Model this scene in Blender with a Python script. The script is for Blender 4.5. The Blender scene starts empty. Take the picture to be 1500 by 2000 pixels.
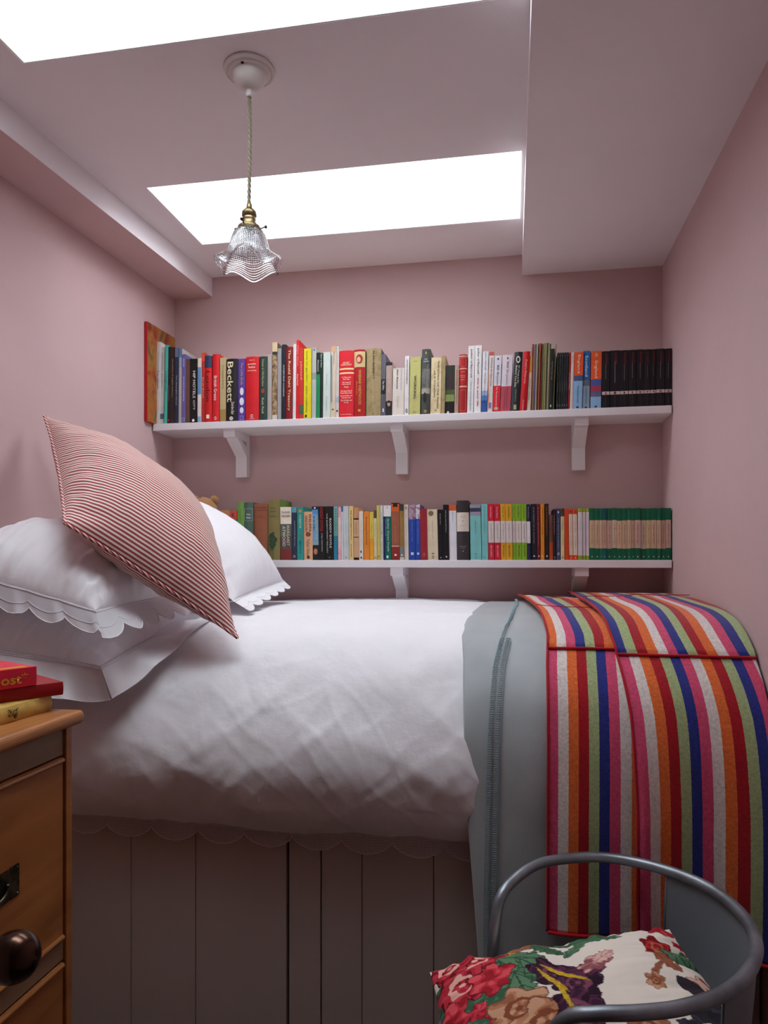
import bpy, bmesh, math, random
from mathutils import Vector, Matrix, noise as mn
random.seed(7)
sc = bpy.context.scene
COL = sc.collection
PI = math.pi

# ------------------------------------------------------------------ camera, sky, exposure
H = 1.30                     # eye height; most heights below are given relative to it
TH = math.radians(10.12)     # camera yaw to the left of the room's depth axis
F = 1400.0                   # focal length in pixels of the 1500 px wide frame
cd = bpy.data.cameras.new('camera'); cam = bpy.data.objects.new('camera', cd); COL.objects.link(cam)
cam.location = (0, 0, H); cam.rotation_euler = (PI/2, 0, TH)
cd.sensor_fit = 'HORIZONTAL'; cd.sensor_width = 36; cd.lens = 36*F/1500.0; cd.shift_y = 95/1500.0
cd.clip_start = 0.02
sc.camera = cam
w = bpy.data.worlds.new('overcast_sky'); sc.world = w; w.use_nodes = True
bg = w.node_tree.nodes['Background']
bg.inputs[0].default_value = (0.90, 0.93, 0.99, 1); bg.inputs[1].default_value = 16.0
sc.view_settings.view_transform = 'Standard'; sc.view_settings.look = 'None'
sc.view_settings.exposure = -0.27; sc.view_settings.gamma = 1; sc.view_settings.use_curve_mapping = False
sc.cycles.max_bounces = 14; sc.cycles.diffuse_bounces = 8; sc.cycles.transparent_max_bounces = 16
sc.cycles.transmission_bounces = 8; sc.cycles.sample_clamp_indirect = 6
sc.cycles.use_denoising = True; sc.cycles.caustics_reflective = False; sc.cycles.caustics_refractive = False

ZC = 1.11       # main ceiling, above eye
ZB = 1.034      # soffit underside, above eye
BY = 2.65       # back wall
XR = 0.521      # right wall
YF = -1.3       # wall behind the camera
SKX = (-1.075, 0.030)
SKY2 = (1.975, 2.372)
SKY1 = (0.90, 1.437)
SHAFTS = (0.56, 0.235)   # depth of the two rooflight shafts, front one first
SHAFT = 0.56
def xleft(Y): return -1.317 - 0.037*(BY-Y)
def xbeam(Y): return -1.157 - 0.0455*(BY-Y)
for (a, b), SHF in ((SKY1, SHAFTS[0]), (SKY2, SHAFTS[1])):
    ld = bpy.data.lights.new('skylight_portal', 'AREA'); ld.shape = 'RECTANGLE'
    ld.size = SKX[1]-SKX[0]; ld.size_y = b-a; ld.cycles.is_portal = True
    lo = bpy.data.objects.new('skylight_portal', ld); COL.objects.link(lo)
    lo.location = ((SKX[0]+SKX[1])/2, (a+b)/2, H+ZC+SHF-0.01)

# ------------------------------------------------------------------ helpers
def x_at(px, Y):             # world X of the point at depth Y that lies under image column px
    return Y*math.tan(math.atan((px-750)/F)-TH)
def dist(X, Y): return -X*math.sin(TH)+Y*math.cos(TH)
def z_at(py, X, Y): return (1095-py)*dist(X, Y)/F
def tag(o, label=None, cat=None, group=None, kind=None):
    if label: o['label'] = label
    if cat: o['category'] = cat
    if group: o['group'] = group
    if kind: o['kind'] = kind
    return o
def empty(name, loc, label, cat, group=None, rz=0):
    o = bpy.data.objects.new(name, None); COL.objects.link(o); o.location = loc; o.rotation_euler = (0, 0, rz)
    o.empty_display_size = .05
    return tag(o, label, cat, group)
def link(name, me, mats, parent=None, smooth=False):
    o = bpy.data.objects.new(name, me); COL.objects.link(o)
    if not isinstance(mats, (list, tuple)): mats = [mats]
    for m in mats: me.materials.append(m)
    if smooth:
        for p in me.polygons: p.use_smooth = True
    if parent: o.parent = parent
    return o
class MB:
    def __init__(s): s.bm = bmesh.new()
    def box(s, x0, x1, y0, y1, z0, z1, mi=0):
        vs = [s.bm.verts.new((x, y, z)) for z in (z0, z1) for y in (y0, y1) for x in (x0, x1)]
        for f in ((0,2,3,1), (4,5,7,6), (0,1,5,4), (2,6,7,3), (0,4,6,2), (1,3,7,5)):
            q = s.bm.faces.new([vs[i] for i in f]); q.material_index = mi
        return vs
    def prism(s, pts, axis, a, b, mi=0):
        def mk(p, t):
            if axis == 'X': return (t, p[0], p[1])
            if axis == 'Y': return (p[0], t, p[1])
            return (p[0], p[1], t)
        A = [s.bm.verts.new(mk(p, a)) for p in pts]; B = [s.bm.verts.new(mk(p, b)) for p in pts]
        n = len(pts)
        s.bm.faces.new(A).material_index = mi; s.bm.faces.new(B[::-1]).material_index = mi
        for i in range(n):
            s.bm.faces.new((A[i], B[i], B[(i+1) % n], A[(i+1) % n])).material_index = mi
    def quad(s, pts, mi=0):
        f = s.bm.faces.new([s.bm.verts.new(p) for p in pts]); f.material_index = mi
    def tube(s, pts, r, n=10, closed=False, cap=True, mi=0):
        pts = [Vector(p) for p in pts]; m = len(pts); rings = []
        nrm = None
        for i, p in enumerate(pts):
            if closed: t = pts[(i+1) % m]-pts[i-1]
            else: t = pts[min(i+1, m-1)]-pts[max(i-1, 0)]
            if t.length < 1e-9: t = Vector((0, 0, 1))
            t.normalize()
            if nrm is None:
                nrm = t.cross(Vector((0, 0, 1)))
                if nrm.length < .1: nrm = t.cross(Vector((1, 0, 0)))
            nrm = (nrm - t*nrm.dot(t)).normalized(); bn = t.cross(nrm)
            rr = r[i] if isinstance(r, (list, tuple)) else r
            rings.append([s.bm.verts.new(p+(nrm*math.cos(2*PI*k/n)+bn*math.sin(2*PI*k/n))*rr) for k in range(n)])
        for i in range(m if closed else m-1):
            a, b = rings[i], rings[(i+1) % m]
            for k in range(n):
                f = s.bm.faces.new((a[k], a[(k+1) % n], b[(k+1) % n], b[k])); f.material_index = mi; f.smooth = True
        if cap and not closed:
            s.bm.faces.new(rings[0][::-1]).material_index = mi; s.bm.faces.new(rings[-1]).material_index = mi
    def lathe(s, prof, c=(0, 0, 0), n=40, mi=0, axis='Z', cap=True):
        rings = []
        for r, z in prof:
            ring = []
            for k in range(n):
                a = 2*PI*k/n
                v = (r*math.cos(a), r*math.sin(a), z)
                if axis == 'X': v = (z, v[0], v[1])
                if axis == 'Y': v = (v[0], z, v[1])
                ring.append(s.bm.verts.new((v[0]+c[0], v[1]+c[1], v[2]+c[2])))
            rings.append(ring)
        for a, b in zip(rings, rings[1:]):
            for k in range(n):
                f = s.bm.faces.new((a[k], a[(k+1) % n], b[(k+1) % n], b[k])); f.material_index = mi; f.smooth = True
        if cap:
            for rg in (rings[0], rings[-1]):
                try: s.bm.faces.new(rg).material_index = mi
                except Exception: pass
    def ball(s, c, rx, ry=None, rz=None, n=24, mi=0, fuzz=0):
        ry = ry or rx; rz = rz or rx
        r = bmesh.ops.create_icosphere(s.bm, subdivisions=3, radius=1)
        for v in r['verts']:
            k = 1+fuzz*mn.noise(v.co*9+Vector(c)*20)
            v.co = Vector((v.co.x*rx*k+c[0], v.co.y*ry*k+c[1], v.co.z*rz*k+c[2]))
            for f in v.link_faces: f.smooth = True; f.material_index = mi
    def build(s, name, mats, parent=None, bevel=0, seg=2, recalc=True):
        if recalc: bmesh.ops.recalc_face_normals(s.bm, faces=s.bm.faces)
        me = bpy.data.meshes.new(name); s.bm.to_mesh(me); s.bm.free()
        o = link(name, me, mats, parent)
        if bevel:
            b = o.modifiers.new('bevel', 'BEVEL'); b.width = bevel; b.segments = seg; b.limit_method = 'ANGLE'; b.angle_limit = .6
            b.harden_normals = False
        return o
def catmull(pts, n=8, closed=False):
    P = [Vector(p) for p in pts]; out = []; m = len(P)
    for i in range(m if closed else m-1):
        if closed: a, b, c, d = P[i-1], P[i], P[(i+1) % m], P[(i+2) % m]
        else: a, b, c, d = P[max(i-1, 0)], P[i], P[i+1], P[min(i+2, m-1)]
        for k in range(n):
            t = k/n
            out.append(.5*((2*b)+(c-a)*t+(2*a-5*b+4*c-d)*t*t+(3*b-a-3*c+d)*t**3))
    if not closed: out.append(P[-1])
    return out
def resample(pts, step):
    P = [Vector(p) for p in pts]; L = [0]
    for a, b in zip(P, P[1:]): L.append(L[-1]+(b-a).length)
    n = max(2, int(round(L[-1]/step))); out = []; j = 0
    for i in range(n+1):
        s = L[-1]*i/n
        while j < len(P)-2 and L[j+1] < s: j += 1
        t = (s-L[j])/max(1e-9, L[j+1]-L[j]); out.append(P[j].lerp(P[j+1], min(1, max(0, t))))
    return out
def lerp_tab(tab, t):
    if t <= tab[0][0]: return tab[0][1]
    for (a, x), (b, y) in zip(tab, tab[1:]):
        if t <= b: return x+(y-x)*(t-a)/(b-a)
    return tab[-1][1]
def gridmesh(name, V, nu, nv, mats, parent=None, uv=None, mi=None, smooth=True, closed_u=False):
    # V[j][i], j over nv rows, i over nu columns
    verts = [tuple(V[j][i]) for j in range(nv) for i in range(nu)]
    faces = []
    for j in range(nv-1):
        for i in range(nu if closed_u else nu-1):
            i2 = (i+1) % nu
            faces.append((j*nu+i, j*nu+i2, (j+1)*nu+i2, (j+1)*nu+i))
    me = bpy.data.meshes.new(name); me.from_pydata(verts, [], faces); me.update()
    if uv:
        l = me.uv_layers.new(name='UVMap')
        for p in me.polygons:
            for li in p.loop_indices:
                k = me.loops[li].vertex_index; l.data[li].uv = uv(k % nu, k//nu)
    if mi:
        for q, p in enumerate(me.polygons):
            j = q//(nu if closed_u else nu-1); i = q % (nu if closed_u else nu-1)
            p.material_index = mi(i, j)
    return link(name, me, mats, parent, smooth)

# ------------------------------------------------------------------ materials
def srgb(h):
    if isinstance(h, str): h = [int(h[i:i+2], 16)/255 for i in (0, 2, 4)]
    return tuple((c/12.92 if c <= .04045 else ((c+.055)/1.055)**2.4) for c in h)
def newmat(name, rough=.6, metal=0, spec=.5):
    m = bpy.data.materials.new(name); m.use_nodes = True; nt = m.node_tree; b = nt.nodes['Principled BSDF']
    b.inputs['Roughness'].default_value = rough; b.inputs['Metallic'].default_value = metal
    b.inputs['Specular IOR Level'].default_value = spec
    return m, nt, b
def N(nt, t, **kw):
    n = nt.nodes.new(t)
    for k, v in kw.items():
        if k in n.inputs: n.inputs[k].default_value = v
        else: setattr(n, k, v)
    return n
def noisecol(nt, b, c1, c2, scale=5, detail=4, lo=.35, hi=.65, coord='Object', stretch=None):
    tc = N(nt, 'ShaderNodeTexCoord'); mp = N(nt, 'ShaderNodeMapping')
    nt.links.new(tc.outputs[coord], mp.inputs['Vector'])
    if stretch: mp.inputs['Scale'].default_value = stretch
    nz = N(nt, 'ShaderNodeTexNoise', Scale=scale, Detail=detail); nt.links.new(mp.outputs[0], nz.inputs['Vector'])
    r = N(nt, 'ShaderNodeValToRGB'); nt.links.new(nz.outputs['Fac'], r.inputs['Fac'])
    r.color_ramp.elements[0].position = lo; r.color_ramp.elements[0].color = (*c1, 1)
    r.color_ramp.elements[1].position = hi; r.color_ramp.elements[1].color = (*c2, 1)
    nt.links.new(r.outputs[0], b.inputs['Base Color'])
    return mp, nz, r
def bump(nt, b, scale, strength, dist_=.002, detail=3, vec=None, prev=None):
    if vec is None:
        tc = N(nt, 'ShaderNodeTexCoord'); vec = tc.outputs['Object']
    nz = N(nt, 'ShaderNodeTexNoise', Scale=scale, Detail=detail); nt.links.new(vec, nz.inputs['Vector'])
    bp = N(nt, 'ShaderNodeBump', Strength=strength, Distance=dist_); nt.links.new(nz.outputs['Fac'], bp.inputs['Height'])
    if prev is not None: nt.links.new(prev.outputs[0], bp.inputs['Normal'])
    nt.links.new(bp.outputs[0], b.inputs['Normal'])
    return bp
def paint(name, hexc, rough=.6, var=.03, bscale=60, bstr=.15, bd=.002):
    m, nt, b = newmat(name, rough, spec=.3)
    c = srgb(hexc)
    noisecol(nt, b, [x*(1-var) for x in c], [min(1, x*(1+var)) for x in c], 3)
    bump(nt, b, bscale, bstr, bd)
    return m
M = {}
M['wall'] = paint('pink_wall_paint', 'caadad', .75, .025, 35, .25, .003)
M['ceil'] = paint('pale_ceiling_paint', 'e8e2e5', .75, .02, 30, .25, .003)
M['shaft'] = paint('white_shaft_paint', 'f2f2f2', .7, .01)
M['white'] = paint('white_gloss_paint', 'e6e2e4', .4, .02, 50, .08)
M['boards'] = paint('mauve_grey_board_paint', 'bfb0a9', .6, .04, 18, .2)
M['black'] = paint('dark_void', '0c0a0a', .9, 0)
M['floor'] = paint('dark_floorboards', '4a3626', .5, .2)
M['door'] = paint('door_paint', 'c9c3be', .5, .02)
def cloth(name, hexc, rough=.9, weave=900, bs=.25, var=.02, sheen=.15, fold=None):
    m, nt, b = newmat(name, rough, spec=.2)
    c = srgb(hexc); b.inputs['Sheen Weight'].default_value = sheen
    noisecol(nt, b, [x*(1-var) for x in c], [min(1, x*(1+var)) for x in c], 8)
    p = bump(nt, b, weave, bs, .0004, 2)
    if fold:
        p2 = bump(nt, b, fold[0], fold[1], fold[2], 5, None, p)
    return m
M['linen'] = cloth('white_cotton', 'f0eff3', .85, 700, .2, .01, .1, (16, .55, .006))
M['lace'] = None
M['fleece'] = cloth('grey_blue_fleece', 'a9b0b2', .95, 260, .6, .06, .4)
M['stitch'] = cloth('teal_grey_yarn', '87a0a6', .9, 500, .3)
M['redyarn'] = cloth('red_yarn', 'b01420', .9, 500, .3)
def wood(name, c1, c2, rough=.45, axis=(1, 14, 14), scale=4):
    m, nt, b = newmat(name, rough, spec=.4)
    mp, nz, r = noisecol(nt, b, srgb(c1), srgb(c2), scale, 8, .3, .7, 'Object', axis)
    nz.inputs['Distortion'].default_value = .6
    bump(nt, b, 40, .15, .001, 4, mp.outputs[0])
    return m
M['pine'] = wood('waxed_pine', '8a5228', 'b87a44', .38, (10, 1, 10))
M['pine_side'] = wood('waxed_pine_drawer', '8c5428', 'b27440', .4, (8, 1.2, 8), 3)
M['pine_grey'] = wood('worn_pine_rail', '7c6248', '96765a', .5, (8, 1.2, 8), 3)
def metal(name, hexc, rough, c2=None, scale=20):
    m, nt, b = newmat(name, rough, 1)
    c = srgb(hexc); d = srgb(c2) if c2 else [x*.8 for x in c]
    noisecol(nt, b, d, c, scale, 5, .4, .6)
    return m
M['brass'] = metal('aged_brass', '8f7f5c', .4, '6a5a3c')
M['darkbrass'] = metal('dark_bronze_knob', '5e4638', .22, '46332a', 12)
M['olive'] = metal('tarnished_brass_plate', '77705a', .4, '565040', 60)
M['zinc'] = metal('galvanised_steel', '8b9298', .38, '6d747a', 30)
def zinc_scratch():
    m, nt, b = newmat('scuffed_galvanised_steel', .42, .75)
    mp, nz, r = noisecol(nt, b, srgb('747a80'), srgb('949aa0'), 14, 6, .35, .6)
    v = N(nt, 'ShaderNodeTexNoise', Scale=45, Detail=6); v.inputs['Roughness'].default_value = .8
    mpp = N(nt, 'ShaderNodeMapping'); mpp.inputs['Scale'].default_value = (1, 1, .25)
    tc = N(nt, 'ShaderNodeTexCoord'); nt.links.new(tc.outputs['Object'], mpp.inputs[0]); nt.links.new(mpp.outputs[0], v.inputs['Vector'])
    rr = N(nt, 'ShaderNodeValToRGB'); rr.color_ramp.elements[0].position = .66; rr.color_ramp.elements[1].position = .72
    nt.links.new(v.outputs['Fac'], rr.inputs['Fac'])
    mx = N(nt, 'ShaderNodeMix'); mx.data_type = 'RGBA'
    nt.links.new(rr.outputs[0], mx.inputs[0]); nt.links.new(r.outputs[0], mx.inputs[6]); mx.inputs[7].default_value = (*srgb('d0d4d8'), 1)
    nt.links.new(mx.outputs[2], b.inputs['Base Color'])
    return m
M['zinc2'] = zinc_scratch()
def glass(name, rough=.0, trans=1):
    m, nt, b = newmat(name, rough)
    b.inputs['Transmission Weight'].default_value = 1; b.inputs['IOR'].default_value = 1.45
    b.inputs['Base Color'].default_value = (.97, .98, 1, 1)
    return m
def pane_glass():
    m = bpy.data.materials.new('window_glass'); m.use_nodes = True; nt = m.node_tree
    nt.nodes.remove(nt.nodes['Principled BSDF']); out = nt.nodes['Material Output']
    t = N(nt, 'ShaderNodeBsdfTransparent'); g = N(nt, 'ShaderNodeBsdfGlossy'); g.inputs['Roughness'].default_value = .02
    t.inputs[0].default_value = (.95, .97, .97, 1)
    mx = N(nt, 'ShaderNodeMixShader'); mx.inputs[0].default_value = .06
    nt.links.new(t.outputs[0], mx.inputs[1]); nt.links.new(g.outputs[0], mx.inputs[2]); nt.links.new(mx.outputs[0], out.inputs[0])
    return m
M['pane'] = pane_glass()
def thin_cloth(name, hexc, transp, holes=None):
    # a sheer fabric: diffuse + translucent, with small holes through which one looks
    m = bpy.data.materials.new(name); m.use_nodes = True; nt = m.node_tree
    nt.nodes.remove(nt.nodes['Principled BSDF']); out = nt.nodes['Material Output']
    c = (*srgb(hexc), 1)
    d = N(nt, 'ShaderNodeBsdfDiffuse'); d.inputs[0].default_value = c
    t = N(nt, 'ShaderNodeBsdfTranslucent'); t.inputs[0].default_value = c
    mx = N(nt, 'ShaderNodeMixShader'); mx.inputs[0].default_value = .35
    nt.links.new(d.outputs[0], mx.inputs[1]); nt.links.new(t.outputs[0], mx.inputs[2])
    tr = N(nt, 'ShaderNodeBsdfTransparent'); m2 = N(nt, 'ShaderNodeMixShader'); m2.inputs[0].default_value = transp
    nt.links.new(mx.outputs[0], m2.inputs[1]); nt.links.new(tr.outputs[0], m2.inputs[2])
    if holes:
        tc = N(nt, 'ShaderNodeTexCoord'); mp = N(nt, 'ShaderNodeMapping'); mp.inputs['Scale'].default_value = holes
        nt.links.new(tc.outputs['UV'], mp.inputs[0])
        v = N(nt, 'ShaderNodeTexVoronoi', Scale=1.0); v.inputs['Randomness'].default_value = .15
        nt.links.new(mp.outputs[0], v.inputs['Vector'])
        lt = N(nt, 'ShaderNodeMath', operation='LESS_THAN'); lt.inputs[1].default_value = .27
        nt.links.new(v.outputs['Distance'], lt.inputs[0])
        ml = N(nt, 'ShaderNodeMath', operation='MULTIPLY'); ml.inputs[1].default_value = .8; nt.links.new(lt.outputs[0], ml.inputs[0])
        ad = N(nt, 'ShaderNodeMath', operation='MAXIMUM'); ad.inputs[1].default_value = transp
        nt.links.new(ml.outputs[0], ad.inputs[0]); nt.links.new(ad.outputs[0], m2.inputs[0])
    nt.links.new(m2.outputs[0], out.inputs[0])
    return m
M['organza'] = thin_cloth('sheer_white_cotton_border', 'f4f3f7', .10)
M['lace'] = thin_cloth('crochet_lace', 'cfc2bf', .08, (170, 170, 1))

# ------------------------------------------------------------------ room shell
def struct(o, **k):
    o['kind'] = 'structure'; return o
ZT = H+ZC+SHAFT
b = MB(); b.box(-2.0, .8, YF-.2, BY+.3, -.1, 0); struct(b.build('floor', M['floor']))
b = MB(); b.box(-1.6, XR, BY, BY+.12, 0, ZT); struct(b.build('wall_back', M['wall']))
b = MB(); b.box(XR, XR+.12, YF, BY+.12, 0, ZT); struct(b.build('wall_right', M['wall']))
b = MB(); b.prism([(xleft(BY), BY), (xleft(YF), YF), (xleft(YF)-.12, YF), (xleft(BY)-.2, BY)], 'Z', 0, ZT); struct(b.build('wall_left', M['wall']))
b = MB(); b.box(-1.8, XR+.12, YF-.12, YF, 0, ZT); struct(b.build('wall_front', M['wall']))
# ceiling slab with two rooflight openings
b = MB()
z0, z1 = H+ZC, H+ZC+SHAFTS[1]
xs0, xs1 = SKX
for (xa, xb, ya, yb) in ((-1.8, xs0, YF, BY), (xs1, XR, YF, BY), (xs0, xs1, YF, SKY1[0]), (xs0, xs1, SKY1[1], SKY2[0]), (xs0, xs1, SKY2[1], BY)):
    b.box(xa, xb, ya, yb, z0, z1)
for (xa, xb, ya, yb) in ((xs0-.1, xs0, SKY1[0]-.1, SKY1[1]+.1), (xs1, xs1+.1, SKY1[0]-.1, SKY1[1]+.1), (xs0, xs1, SKY1[0]-.1, SKY1[0]), (xs0, xs1, SKY1[1], SKY1[1]+.1)):
    b.box(xa, xb, ya, yb, z1, H+ZC+SHAFTS[0])
struct(b.build('ceiling', M['ceil']))
# dropped right part of the ceiling
b = MB(); b.box(xs1+.006, XR, YF, BY, H+1.036, z0); struct(b.build('ceiling_drop', M['ceil']))
# boxed beam along the left wall: pale side, pink underside
b = MB()
p = [(xbeam(BY), BY), (xbeam(YF), YF), (xleft(YF), YF), (xleft(BY), BY)]
b.prism(p, 'Z', H+ZB, z0)
o = b.build('trim_1', [M['ceil'], M['wall']])
for f in o.data.polygons:
    if abs(f.normal.z) > .9: f.material_index = 1
struct(o)
# shafts lined white, frame and pane on top
for i, (a, c) in enumerate((SKY1, SKY2)):
    z1 = H+ZC+SHAFTS[i]
    t = .004
    b = MB()
    b.box(xs0, xs0+t, a, c, z0+.001, z1); b.box(xs1-t, xs1, a, c, z0+.001, z1)
    b.box(xs0+t, xs1-t, a, a+t, z0+.001, z1); b.box(xs0+t, xs1-t, c-t, c, z0+.001, z1)
    struct(b.build('trim_%d' % (i+2), M['shaft']))
    wn = bpy.data.objects.new('window_%d' % (i+1), None); COL.objects.link(wn); wn['kind'] = 'structure'
    wn.location = ((xs0+xs1)/2, (a+c)/2, z1)
    hx, hy = (xs1-xs0)/2, (c-a)/2; e = .03
    b = MB()
    b.box(-hx-e, hx+e, -hy-e, -hy+.012, 0, .05); b.box(-hx-e, hx+e, hy-.012, hy+e, 0, .05)
    b.box(-hx-e, -hx+.012, -hy+.012, hy-.012, 0, .05); b.box(hx-.012, hx+e, -hy+.012, hy-.012, 0, .05)
    b.build('window_frame', M['shaft'], wn)
    b = MB(); b.box(-hx+.005, hx-.005, -hy+.005, hy-.005, .02, .026); b.build('glass_pane', M['pane'], wn)
# door, opened into the room just left of the view, and its knob
dn = bpy.data.objects.new('door_1', None); COL.objects.link(dn); dn['kind'] = 'structure'
dn.location = (-.577, .712, 0); dn.rotation_euler = (0, 0, math.radians(20))
b = MB(); b.box(-.036, 0, -.75, 0, .01, 2.0)
for (za, zb) in ((.2, .85), (1.05, 1.85)):
    b.box(0, .004, -.64, -.12, za, zb)
b.build('door_leaf', M['door'], dn, .002)
kz = H-.423
b = MB()
prof = [(.0, .068)]+[(.0268*math.sin(a), .0412+.0268*math.cos(a)) for a in [PI*k/16 for k in range(1, 15)]]+[(.011, .013), (.012, .008), (.021, .006), (.022, .002), (.022, 0)]
b.lathe(prof, (0, -.045, kz), 40, axis='X', cap=False)
kb = b.build('door_knob', M['darkbrass'], dn); kb['label'] = 'round dark bronze knob'
# ------------------------------------------------------------------ bed
be = empty('cabin_bed', (-.4, 1.66, 0), 'high built-in bed base with mauve grey painted plank front', 'bed')
YP = 1.63
cuts = [-1.30]
for px in (256, 382, 562, 627, 707, 847): cuts.append(x_at(px, YP))
cuts += [.02, .16, .30, .44, XR-.005]
gap = {3: .0036, 4: .0020}
b = MB()
for i, (xa, xb) in enumerate(zip(cuts, cuts[1:])):
    ga = gap.get(i, .0011); gb = gap.get(i+1, .0011)
    if i == 0: ga = 0
    b.box(xa+ga+.4, xb-gb+.4, YP-1.66+random.uniform(-.0006, .0006), YP-1.66+.018, .0, H-.60)
o = b.build('plank_front', M['boards'], be, .0006)
b = MB(); b.box(-1.30+.4, XR-.01+.4, YP-1.66+.0185, YP-1.66+.03, 0.01, H-.60); b.build('backing', M['black'], be)
b = MB(); b.box(-1.30+.4, XR-.01+.4, .0, BY-.005-1.66, 0, H-.60); b.build('carcass', M['boards'], be)
b = MB(); b.box(-1.29, XR-.012, YP+.10, BY-.02, H-.598, H-.245)
mt = b.build('mattress', cloth('mattress_ticking', 'd8d4cf'), None, .05, 4)
tag(mt, 'deep mattress lying under the white quilt on the plank bed', 'mattress')

topprof = [(2.63, -.155), (2.45, -.150), (2.2, -.152), (2.0, -.158), (1.87, -.168), (1.77, -.19), (1.695, -.235), (1.635, -.30), (1.590, -.37)]
duvprof = topprof+[(1.562, -.44), (1.560, -.505), (1.582, -.575), (1.622, -.632)]
blkprof = [(2.632, -.146), (2.45, -.140), (2.2, -.141), (2.0, -.147), (1.86, -.157), (1.755, -.179), (1.672, -.224), (1.605, -.29), (1.570, -.37), (1.558, -.46), (1.558, -.6), (1.562, -.75), (1.566, -1.0)]
def prof_pts(pr, step): return resample(catmull([(0, y, z) for y, z in pr], 10), step)
def pnormals(P):
    out = []
    for i in range(len(P)):
        t = P[min(i+1, len(P)-1)]-P[max(i-1, 0)]
        out.append(Vector((0, t.z, -t.y)).normalized())      # outward (up at the top, to -Y in front)
    return out
P = prof_pts(duvprof, .0065); NN = pnormals(P)
for n in NN:
    pass
sgn = 1 if NN[3].z > 0 else -1
nu = 230; xa, xb = -1.34, .02
rows = []
def ridge(v): return 1-abs(mn.noise(v))*2
for j, p in enumerate(P):
    row = []; n = NN[j]*sgn; s = j/len(P)
    fr = max(0, min(1, (-.2-p.z)/.12))        # 1 on the hanging front
    for i in range(nu):
        xl_ = xleft(p.y)+.006; X = xl_+(xb-xl_)*i/(nu-1)
        q = Vector((X*2.2, p.y*3, p.z*3))
        d = .009*mn.noise(q)+.004*mn.noise(q*3.1+Vector((7, 3, 1)))
        q2 = Vector((X*3.5+p.z*5+p.y*1.5, (p.z*2.2-X*.9)+p.y*1.2, 4.2))
        q3 = Vector((X*6-p.z*6+p.y, (p.z*3+X*1.4)-p.y*1.5, 9.2))
        d += (.0012+.006*fr)*max(0, ridge(q2)-.55)+(.001+.004*fr)*max(0, ridge(q3)-.6)
        d += .0016*mn.noise(Vector((X*22, p.y*16, p.z*16)))
        q4 = Vector((X*11+p.z*10, (p.z*5-X*3.1)-p.y*2, 2.2)); q5 = Vector((X*9-p.z*12, (p.z*6+X*3.6)+p.y*2, 6.6))
        d += (.0005+.0014*fr)*(max(0, ridge(q4)-.7)+max(0, ridge(q5)-.72))*2.2
        # gathering at the right end, where the duvet stops under the fleece
        e = max(0, (X-(-.16))/.18)
        d -= .03*e*e*(1-fr*.6)
        if p.y > 2.0 and fr == 0: d += .006*math.exp(-((X+.45)/.35)**2)
        lo = 0
        if p.z < -.55: lo = .012*mn.noise(Vector((X*3, 5, 1)))
        pos = Vector((X, min(p.y, 2.645), H+p.z+lo))+n*d
        pos.y = min(pos.y, 2.645)
        row.append(pos)
    rows.append(row)
duv = gridmesh('duvet', rows, nu, len(P), [M['linen']])
sd = duv.modifiers.new('s', 'SOLIDIFY'); sd.thickness = .006; sd.offset = -1 if False else 0
tag(duv, 'plump white cotton duvet spread over the bed and hanging down its front', 'duvet')

# lace valance with scalloped edge below the duvet
nu = 420; nvv = 9; rows = []
for j in range(nvv):
    a = j/(nvv-1); row = []
    for i in range(nu):
        X = -1.33+(1.43)*i/(nu-1); t = (X+1.33)/.118
        sc_ = abs(math.sin(PI*t)); small = .0022*abs(math.sin(PI*t*9))
        L = .040+.030*sc_**.6+small
        row.append(Vector((X, 1.612-.003*a+.002*math.sin(X*40), H-.600-L*a)))
    rows.append(row)
def luv(i, j): return (rows[j][i].x, rows[j][i].z)
va = gridmesh('lace_valance', rows, nu, nvv, [M['lace']], uv=luv)
tag(va, 'scalloped crochet lace valance below the duvet along the bed front', 'valance')
b = MB(); b.tube([(r.x, r.y-.001, r.z) for r in rows[-1]], .0009, 5)
b.build('lace_edging', cloth('lace_thread', 'd8ccc8'), va)

# ---- grey blue fleece
def sheet(prof, XL, XRt, nu, step, zend, disp, off=0):
    P = [p for p in prof_pts(prof, step)]
    P = [p for p in P if p.z > zend-.004]
    NNN = pnormals(P); s = 1 if NNN[2].z > 0 else -1
    V = []
    for j, p in enumerate(P):
        row = []; n = NNN[j]*s
        a = XL(p); c = XRt(p)
        for i in range(nu):
            X = a+(c-a)*i/(nu-1)
            v = Vector((X, p.y, H+p.z))+n*(off+disp(X, p, i, j)); v.y = min(v.y, 2.646)
            row.append(v)
        V.append(row)
    return V, P
def tab(keys):                       # X as a function of distance travelled down the profile (2.65-Y + depth below)
    return lambda p: lerp_tab(keys, (2.65-p.y)+max(0, -.15-p.z))
gL = tab([(0, -.105), (.2, -.100), (.6, -.118), (.9, -.122), (1.05, -.112), (1.3, -.104), (1.5, -.096), (1.75, -.076), (2.0, -.060)])
gR = lambda p: .40
def gd(X, p, i, j):
    e = max(0, 1-(X-gL(p))/.035)
    f = 0 if p.z > -.3 else min(1, (-.3-p.z)/.3)
    w_ = .008*f*math.sin((X+.1)*26+p.z*1.5)+.004*mn.noise(Vector((X*5, p.y*4, p.z*4)))
    return -.010*e*e+w_+.005*math.exp(-((X-gL(p)-.16)/.04)**2)*(1-f)
V, P = sheet(blkprof, gL, gR, 110, .008, -.93, gd)
fl = gridmesh('fleece_blanket', V, 110, len(V), [M['fleece']])
m_ = fl.modifiers.new('s', 'SOLIDIFY'); m_.thickness = .006; m_.offset = 1
tag(fl, 'plain grey blue fleece blanket draped across the bed under the striped one', 'blanket')
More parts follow.
